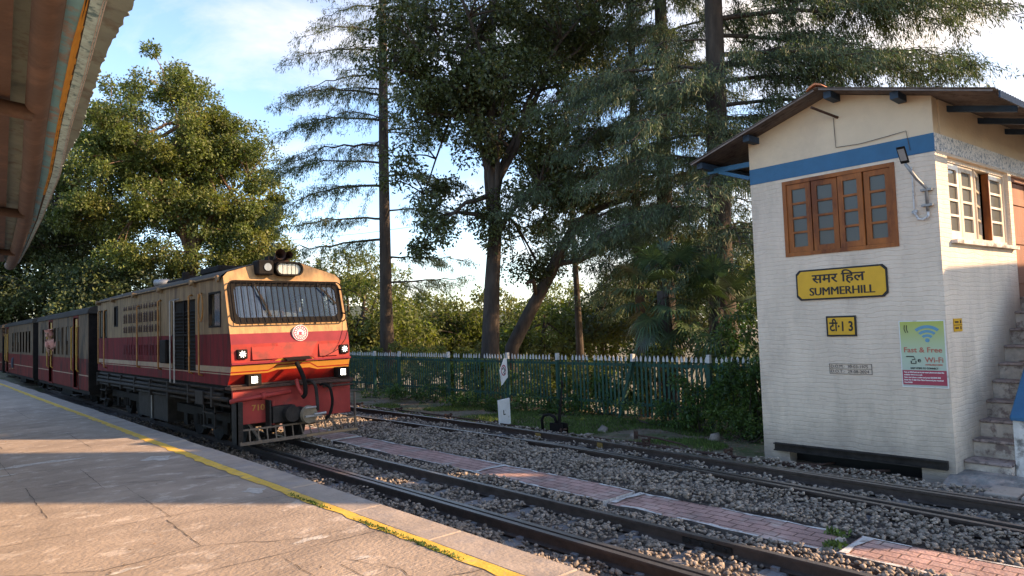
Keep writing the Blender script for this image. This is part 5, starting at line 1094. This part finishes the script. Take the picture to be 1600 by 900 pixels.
# tall thin cedar left of centre
g0 = gz(14.1, 23)
oneside = [(5.3, 316, 4.6, -.02, .12), (6.1, 300, 4.0, .05, .15), (7.4, 318, 4.9, .10, .32), (8.3, 300, 4.2, .12, .28), (9.0, 322, 4.6, .16, .30), (10.0, 310, 4.4, .16, .25), (11.0, 300, 4.2, .2, .3), (11.8, 325, 4.0, .2, .3), (12.8, 315, 3.7, .2, .3), (13.6, 305, 3.3, .2, .3), (14.6, 320, 3.0, .2, .3), (15.6, 310, 2.8, .2, .3),
           (4.6, 140, 3.4, -.05, .05), (3.6, 125, 3.6, .03, .0), (7.8, 130, 3.4, .1, .3), (9.6, 135, 3.2, .1, .3), (6.4, 150, 3.0, .05, .2)]
deodar('tall slender cedar with a bare lower trunk just right of the engine', (14.1, 23, g0), [(14.1, 23.0, g0), (14.1, 23.0, 3), (14.13, 22.98, 8), (14.22, 22.94, 14), (14.25, 22.9, 20)], .27, oneside+specs_rand(9, 19, 26, 2.9, 1.7, 5), 'needle_lit', 3, twigs=.62, dens=.55, group='deodar cedars behind the fence')
# twin cedar right of centre
g0 = gz(17.9, 12.8)
deodar('thick trunked cedar at the middle of the grove above the fan palm', (17.9, 12.8, g0), [(17.9, 12.8, g0), (17.95, 12.7, 3), (18.05, 12.55, 9), (18.1, 12.4, 17)], .33, specs_rand(3.0, 16, 50, 4.6, 3.2, 8, droop=.42)+[(6.4, 282, 5.8, .05, .30), (5.2, 270, 5.2, .05, .3), (7.6, 262, 5.4, .05, .35), (4.6, 250, 4.6, 0, .3), (8.9, 255, 5.0, .1, .4), (6.0, 235, 4.2, .05, .3)], 'needle', 9, dens=.62, twigs=.85)
g0 = gz(17.6, 13.4)
deodar('slimmer cedar stem crowding the thick trunked one on its left', (17.55, 13.4, g0), [(17.5, 13.4, g0), (17.5, 13.4, 4), (17.55, 13.3, 12), (17.6, 13.2, 18)], .17, specs_rand(6.5, 17, 24, 3.0, 2.2, 21, droop=.35), 'needle', 22, dens=.5, twigs=.8)
g0 = gz(15.0, 9.0)
right_arms = [(7.6, 136, 5.6, .10, .10), (8.3, 128, 6.3, .06, .14), (6.7, 132, 4.4, .0, .10), (9.2, 140, 6.8, .06, .16), (7.0, 150, 4.8, .06, .2), (8.8, 118, 5.4, .05, .16), (10.2, 134, 6.8, .0, .12), (6.2, 122, 3.4, .05, .22), (9.8, 124, 5.8, .03, .15), (11.0, 140, 6.2, 0, .1), (8.0, 142, 5.9, .03, .08), (10.6, 128, 6.4, .0, .16), (5.3, 130, 2.6, .05, .3)]
left_arms = [(5.6, 285, 3.9, .10, .32), (6.4, 268, 4.0, .12, .34), (4.4, 275, 3.7, .08, .3), (3.4, 262, 3.3, .05, .3), (7.3, 290, 4.0, .12, .36), (5.0, 240, 3.2, .06, .3), (3.9, 225, 2.9, .04, .3), (6.0, 215, 3.0, .08, .3), (7.9, 300, 4.2, .1, .3), (2.8, 245, 2.6, .05, .3), (4.0, 195, 2.4, .05, .35), (5.2, 180, 2.4, .05, .35)]
deodar('great cedar whose long drooping arms reach over the cabin roof', (15.0, 9.0, g0), [(14.95, 9.0, g0), (14.95, 8.95, 3), (15.0, 8.85, 8), (15.05, 8.75, 15)], .36, right_arms+left_arms+specs_rand(3, 14, 20, 3.6, 3.2, 31, droop=.36), 'needle', 33, dens=.58, twigs=.85)
# big dark broadleaf with the leaning limb
g0 = gz(12.9, 15.3)
def lean(b):
    pts = [(13.9, 15.8, gz(13.9, 15.8)), (14.0, 15.65, 1.1), (14.45, 15.25, 2.2), (14.85, 14.9, 3.1), (15.2, 14.5, 4.1), (15.5, 14.2, 4.8), (16.0, 13.6, 5.3), (16.6, 13.0, 5.55), (17.3, 12.2, 5.8)]; b.tube(pts, [.24, .22, .2, .19, .17, .15, .12, .09, .05], 9)
    b.tube([(15.0, 14.75, 3.6), (15.5, 14.0, 3.7), (16.1, 13.3, 4.2), (16.9, 12.4, 4.3)], [.1, .08, .06, .03], 7); b.tube([(14.6, 15.1, 2.6), (14.2, 14.8, 3.1), (13.7, 14.6, 3.0)], [.08, .06, .04], 7)
oak('big dark broadleaf tree with a second stem leaning right', (12.9, 15.3, g0), [(12.8, 15.35, g0), (12.85, 15.3, 1.2), (12.95, 15.25, 3), (13.15, 15.2, 5), (13.0, 15.2, 7.2), (13.1, 15.1, 9.5), (13.2, 15.0, 12)], .30, [(12.6, 15.6, 10.2, 2.9, 2.6, 3.2), (13.6, 14.4, 7.6, 2.4, 2.2, 2.2), (11.8, 16.6, 6.6, 1.3, 1.3, 1.8), (14.4, 13.9, 11.5, 2.6, 2.2, 2.6), (12.0, 16.2, 9, 2.0, 1.8, 2.4), (14.8, 14.0, 6.0, 1.6, 1.4, 1.2), (12.2, 16.0, 4.4, 1.5, 1.3, 1.1), (13.5, 14.9, 5.0, 1.3, 1.3, 1.1), (14.3, 15.6, 3.6, 1.4, 1.2, .7)], 250, 360, 'leaf_dark', .125, 41, limbs=24, rad=(.35, .75), extra=lean)
oak('dark broadleaf tree rising behind the big one, between it and the cedars', (17.5, 18, gz(17.5, 18)), [(18.6, 17, gz(17.5, 18)), (18.5, 17, 3), (18.3, 17, 8), (18.2, 17, 13)], .15, [(17.5, 17.4, 10.5, 3.2, 2.6, 3.4), (18.6, 16.4, 12.5, 2.4, 2.4, 2.8), (16.8, 18, 13.5, 2.6, 2.4, 2.2), (18.5, 16.6, 7, 2.0, 2.0, 1.8), (18, 17, 4.5, 1.6, 1.6, 1.2)], 120, 270, 'leaf_dark', .15, 43, limbs=16, rad=(.4, .8))
# unseen tall tree added off view, its crown shaped to shade the far platform
def PD(p, d): return (.766*p+.643*d, .643*p-.766*d)
tx, ty = PD(15, 16)
def el_(p, d, z, rp, rz): x_, y_ = PD(p, d); return (x_, y_, z, rp, rp, rz)
oak('very tall tree added beyond the right edge of the view to shade the far platform', (tx, ty, -.2), [(tx, ty, -.2), (tx, ty, 6), (tx, ty, 12), (tx, ty, 19)], .4, [el_(10.9, 14.5, 14.2, 2.0, 3.4), el_(15, 16, 18.6, 5.0, 4.6), el_(12, 17, 23, 3.4, 4), el_(19, 16, 20, 3.5, 5)], 300, 160, 'leaf_dark', .24, 47, limbs=14, rad=(.7, 1.2))
# large sunlit oak behind the train
g0 = gz(11, 36.4)
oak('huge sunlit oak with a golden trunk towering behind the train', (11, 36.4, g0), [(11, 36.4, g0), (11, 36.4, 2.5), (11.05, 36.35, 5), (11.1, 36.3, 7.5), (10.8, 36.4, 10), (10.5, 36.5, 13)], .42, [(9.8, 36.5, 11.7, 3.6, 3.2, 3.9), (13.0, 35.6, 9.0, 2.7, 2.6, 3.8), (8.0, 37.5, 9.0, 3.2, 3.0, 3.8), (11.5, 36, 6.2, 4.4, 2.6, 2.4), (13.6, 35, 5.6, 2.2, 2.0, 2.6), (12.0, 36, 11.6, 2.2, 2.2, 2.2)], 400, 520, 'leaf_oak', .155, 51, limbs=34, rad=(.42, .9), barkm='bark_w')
LBL = ['dark evergreen mass behind the canopy edge, left of the sunlit oak', 'tall dark tree standing farther left beyond the coaches', 'shadowy tree filling the gap over the second coach', 'low broad tree directly above the first coach roof', 'far left tree half hidden under the canopy', 'ivy bright tree low above the third coach', 'rounded tree closing the view at the end of the platform', 'pale shrubby tree between the oak and the engine roof', 'tree high on the slope behind the far left one', 'small tree low behind the engine room roof']
for k, (x, y, h, rx, leaf) in enumerate([(6.2, 42, 13.0, 3.6, 'leaf_bg'), (2.6, 50, 16, 4.2, 'leaf_bg'), (5.0, 46, 8.0, 3.6, 'leaf_bg'), (8.6, 38, 6.0, 3.0, 'leaf_bg'), (-1.0, 56, 15, 5.0, 'leaf_bg'), (.8, 47, 6.5, 3.0, 'leaf_far'), (-4.6, 58, 11, 5, 'leaf_far'), (13.6, 38, 5.4, 2.6, 'leaf_oak'), (8, 62, 19, 6, 'leaf_bg'), (10.6, 33, 4.6, 2.0, 'leaf_bg')]):
    g0 = gz(x, y); oak(LBL[k], (x, y, g0), [(x, y, g0), (x+.1, y, g0+h*.3), (x-.1, y+.1, g0+h*.65), (x, y, g0+h*.85)], .22, [(x, y, g0+h*.62, rx, rx*.9, h*.34), (x+rx*.45, y-.5, g0+h*.42, rx*.7, rx*.7, h*.26), (x-rx*.5, y, g0+h*.36, rx*.75, rx*.7, h*.26)], 120, 330, leaf, .185, 60+k, group='trees beyond the train', limbs=8, rad=(.6, 1.15), cat='tree', name='hillside_tree')
# trees further down the slope behind the fence, seen between the trunks
LB2 = ['yellow green tree down the slope, directly right of the engine cab', 'loose airy tree behind the slender cedar trunk', 'low tree seen left of the big dark trunk', 'backlit tree seen between the dark trunk and its leaning stem', 'backlit tree under the leaning stem', 'pale tree behind the fan palm', 'dense tree behind the great cedar', 'tree filling the gap beside the cabin wall', 'feathery tree far behind the slender cedar', 'distant pale tree beyond the fence centre', 'distant tree right of the twin cedars', 'distant tree close to the cabin eave']
for k, (px, d, h, rx, top, leaf) in enumerate([(570, 30, 0, 2.2, 3.9, 'leaf_far'), (640, 38, 0, 2.8, 3.6, 'leaf_far'), (700, 33, 0, 2.3, 3.2, 'leaf_far'), (760, 34, 0, 2.4, 3.4, 'leaf_far'), (850, 30, 0, 2.4, 2.8, 'leaf_far'), (940, 32, 0, 2.6, 3.6, 'leaf_far'), (1030, 30, 0, 2.6, 4.6, 'leaf_bg'), (1120, 28, 0, 2.6, 5.0, 'leaf_bg'), (545, 42, 0, 2.6, 6.6, 'leaf_oak'), (880, 44, 0, 3.4, 4.0, 'leaf_far'), (1060, 40, 0, 3.2, 6.5, 'leaf_bg'), (1170, 36, 0, 3.2, 6.0, 'leaf_bg')]):
    az = R(42)+math.atan((px-800)/1067); x, y = d*math.sin(az), d*math.cos(az); g0 = gz(x, y); H = top-g0
    oak(LB2[k], (x, y, g0), [(x, y, g0), (x+.15, y, g0+H*.35), (x-.1, y+.1, g0+H*.7), (x, y, top-.6)], .16, [(x, y, top-1.6, rx, rx*.8, 1.9), (x+rx*.5, y-rx*.4, top-2.6, rx*.8, rx*.7, 1.7), (x-rx*.4, y+rx*.4, top-3.0, rx*.9, rx*.7, 1.8)], 75, 170, leaf, .19, 80+k, group='trees down the slope behind the fence', limbs=7, rad=(.45, .9), name='slope_tree')
# fan palm
def fan_palm(label, base, h, seed):
    rng = np.random.default_rng(seed); x, y, z = base; t = thing('fan_palm', label, 'palm', base); b = MB(); b.tube([(x, y, z), (x+.05, y, z+h*.5), (x, y+.05, z+h)], [.16, .15, .13], 10); b.build('trunk', 'bark', t, smooth=True)
    V, F = [], []
    for i in range(34):
        az = i*2.4+rng.uniform(-.3, .3); el = math.radians(80-i*4.6+rng.uniform(-8, 8)); D = np.array([math.cos(az)*math.cos(el), math.sin(az)*math.cos(el), math.sin(el)]); L = rng.uniform(.7, 1.0)
        c = np.array([x, y, z+h])+D*L; c[2] -= .12*L; b2 = MB(); b2.tube([(x, y, z+h-.05), tuple(np.array([x, y, z+h])+D*L*.5+np.array([0, 0, .03])), tuple(c)], [.014, .011, .008], 5)
        S = unit(np.cross(D, [0, 0, 1])); Up = np.cross(S, D); n = 26; i0 = 0; pv = []
        for k in range(n):
            a = math.radians(-125+250*k/(n-1)); d = D*math.cos(a)+S*math.sin(a); ll = rng.uniform(.52, .68)*(1-.25*abs(a)/2.2); mid = c+d*ll*.6+Up*.02; tip = c+d*ll; tip = tip-np.array([0, 0, .20*ll+rng.uniform(0, .08)]); w = np.cross(d, Up)*.022
            o = len(V); V += [c, mid+w, tip, mid-w]; F.append((o, o+1, o+2, o+3))
        if i < 34: b2.build('leaf_stalk', 'palm', t) if i % 3 == 0 else None
    npmesh('crown', np.array(V), np.array(F), 'palm', t)
fan_palm('dark fan palm with drooping fronds standing behind the fence', (12.3, 8.75, gz(12.3, 8.75)), 2.75, 5)
fan_palm('second fan palm, fuller and lower, right of the first behind the fence', (12.8, 7.75, gz(12.8, 7.75)), 2.5, 6)
# shrubs along and behind the fence
rng = np.random.default_rng(77)
def shrub(label, x, y, w, h, n, per, leaf='bush', size=.07, seed=0, group='shrubs along the fence', flat=.8, name='shrub', dy=None):
    r_ = np.random.default_rng(seed); g0 = gz(x, y); t = thing(name, label, 'shrub', (x, y, g0), group); C = np.stack([x+r_.uniform(-w, w, n)*.45, y+r_.uniform(-1, 1, n)*(dy or w), g0+h*r_.uniform(.12, 1., n)**.9], -1); b = MB()
    for c in C[::3]: b.tube([(x, y, g0-.03), tuple((c+np.array([c[0], c[1], g0]))/2+r_.normal(size=3)*.05), tuple(c)], [.012, .009, .004], 4, caps=False)
    b.build('stem', 'bark', t); V, F = leafcloud(C, r_.uniform(.12, .28, n), per, size, r_); npmesh('foliage', V, F, leaf, t); return t
SL = ['low leafy shrub at the fence foot nearest the cabin', 'tall leafy climber covering the fence beside the cabin wall', 'yellow green sprouting shrub at the cabin end of the fence', 'thick shrub under the fence right of the leaning post', 'shrub behind the pickets left of the leaning post', 'creeper low on the fence behind the lever', 'creeper low on the fence behind the L board', 'shrub at the fence foot near the engine', 'dense shrub beyond the fence at its centre', 'dense shrub beyond the fence near the engine', 'bushy growth beyond the fence at the dark trunk', 'bushy growth beyond the fence at the palms', 'bushy growth beyond the fence by the cabin', 'bushy growth far along behind the fence']
for k, (x, y, w, h, n, per, sz, leaf) in enumerate([(10.3, 5.9, .6, .5, 26, 120, .055, 'bush'), (10.75, 5.9, .55, 1.25, 60, 140, .065, 'bush'), (10.55, 6.9, .4, .95, 22, 110, .075, 'bush'), (10.75, 7.7, .7, .42, 24, 120, .06, 'bush'), (11.35, 9.7, 1.0, .8, 34, 130, .07, 'bush'), (10.85, 10.6, 1.1, .38, 30, 110, .06, 'bush'), (10.85, 12.9, 1.3, .32, 28, 120, .065, 'bush'), (10.85, 16.3, 2.0, .32, 32, 110, .07, 'bush'),
        (12.0, 11.6, 1.4, 1.1, 50, 130, .085, 'leaf_far'), (12.4, 18.5, 2.6, 1.6, 60, 130, .10, 'leaf_far'), (12.0, 14.8, 1.5, 1.0, 46, 130, .09, 'bush'), (12.2, 8.6, 1.5, 1.5, 60, 130, .085, 'leaf_far'), (11.9, 6.3, 1.2, 2.1, 70, 130, .08, 'bush'), (12.5, 23.5, 2.6, 1.5, 50, 120, .11, 'leaf_far')]):
    shrub(SL[k], x, y, w, h, n, per, leaf, sz, 100+k)
# grass and leaf litter on the bank
def blades(n, xs_, ys_, hh, keep, rng):
    x = rng.uniform(*xs_, n); y = ys_[0]+(ys_[1]-ys_[0])*rng.random(n)**1.2; m = keep(x, y); x, y = x[m], y[m]; z = np.array([gz(a, c) for a, c in zip(x, y)]); P = np.stack([x, y, z], -1); D = unit(rng.normal(size=P.shape)*.45+np.array([0, 0, 1])); S = unit(np.cross(D, rng.normal(size=P.shape))); L = rng.uniform(.4, 1.2, len(P))*hh; return quads(P, D, S, L, np.full(len(P), .012))
pat = lambda x, y: (np.sin(x*2.1+y*1.3)+np.sin(y*2.7-x)+.9*np.sin(y*.6+2)) > -.2
V1 = blades(46000, (8.75, 11.0), (4.9, 16), .07, lambda x, y: pat(x, y) & ((x > 9.0) | (np.random.default_rng(3).random(len(x)) < .3)), rng); V2 = blades(9000, (8.2, 8.6), (9.5, 15), .08, lambda x, y: x > 0, rng)
# grass against the platform wall and along the yellow line
V3 = blades(5000, (3.14, 3.8), (5.2, 9.0), .10, lambda x, y: (np.sin(x*5+y*3)+np.sin(y*2.3)) > .5, rng)
stuff(npmesh('grass', *join([V1, V2, V3]), 'grass'), 'short green grass on the bank before the fence and by the track', 'grass')
x = np.concatenate([rng.uniform(2.69, 2.735, 2600), rng.uniform(5.45, 5.6, 90), rng.uniform(5.75, 5.9, 80)]); y = np.concatenate([rng.uniform(2.2, 6.2, 2600), rng.uniform(2.36, 2.50, 90), rng.uniform(2.45, 2.62, 80)])
m = (np.sin(y*7)+np.sin(y*3.1+1)+rng.uniform(-.8, .8, len(x)) > -.1) | (x > 3); x, y = x[m], y[m]; P = np.stack([x, y, np.where(x < 3, PZ, -.03)], -1); D = unit(rng.normal(size=P.shape)*.7+np.array([0, 0, .8])); S = unit(np.cross(D, rng.normal(size=P.shape))); L = rng.uniform(.010, .026, len(P))*np.where(x < 3, 1, 2.2)
stuff(npmesh('moss', *quads(P, D, S, L, L*.6), 'grass'), 'tiny weeds and moss along the yellow line and in gaps of the brick path', 'weeds')
n = 5200; x = rng.uniform(8.3, 11.3, n); y = 4.9+13*rng.random(n)**1.1; z = np.array([gz(a, c)+.012 for a, c in zip(x, y)]); P = np.stack([x, y, z], -1); D = unit(rng.normal(size=P.shape)*np.array([1, 1, .25])); S = unit(np.cross(D, rng.normal(size=P.shape)*.3+np.array([0, 0, 1]))); L = rng.uniform(.025, .06, n)
stuff(npmesh('leaf_litter', *quads(P, D, S, L, L*.5), 'litter'), 'fallen brown leaves scattered on the bank before the fence', 'leaf litter')

n = 260; x = rng.uniform(-1.5, 3.05, n); y = rng.uniform(2.5, 16, n); P = np.stack([x, y, np.full(n, PZ+.010)], -1); D = unit(rng.normal(size=P.shape)*np.array([1, 1, .12])); S = unit(np.cross(D, rng.normal(size=P.shape)*.2+np.array([0, 0, 1]))); L = rng.uniform(.008, .035, n)
stuff(npmesh('platform_litter', *quads(P, D, S, L, L*.5), 'litter'), 'tiny dry leaves and grit scattered on the platform', 'litter')
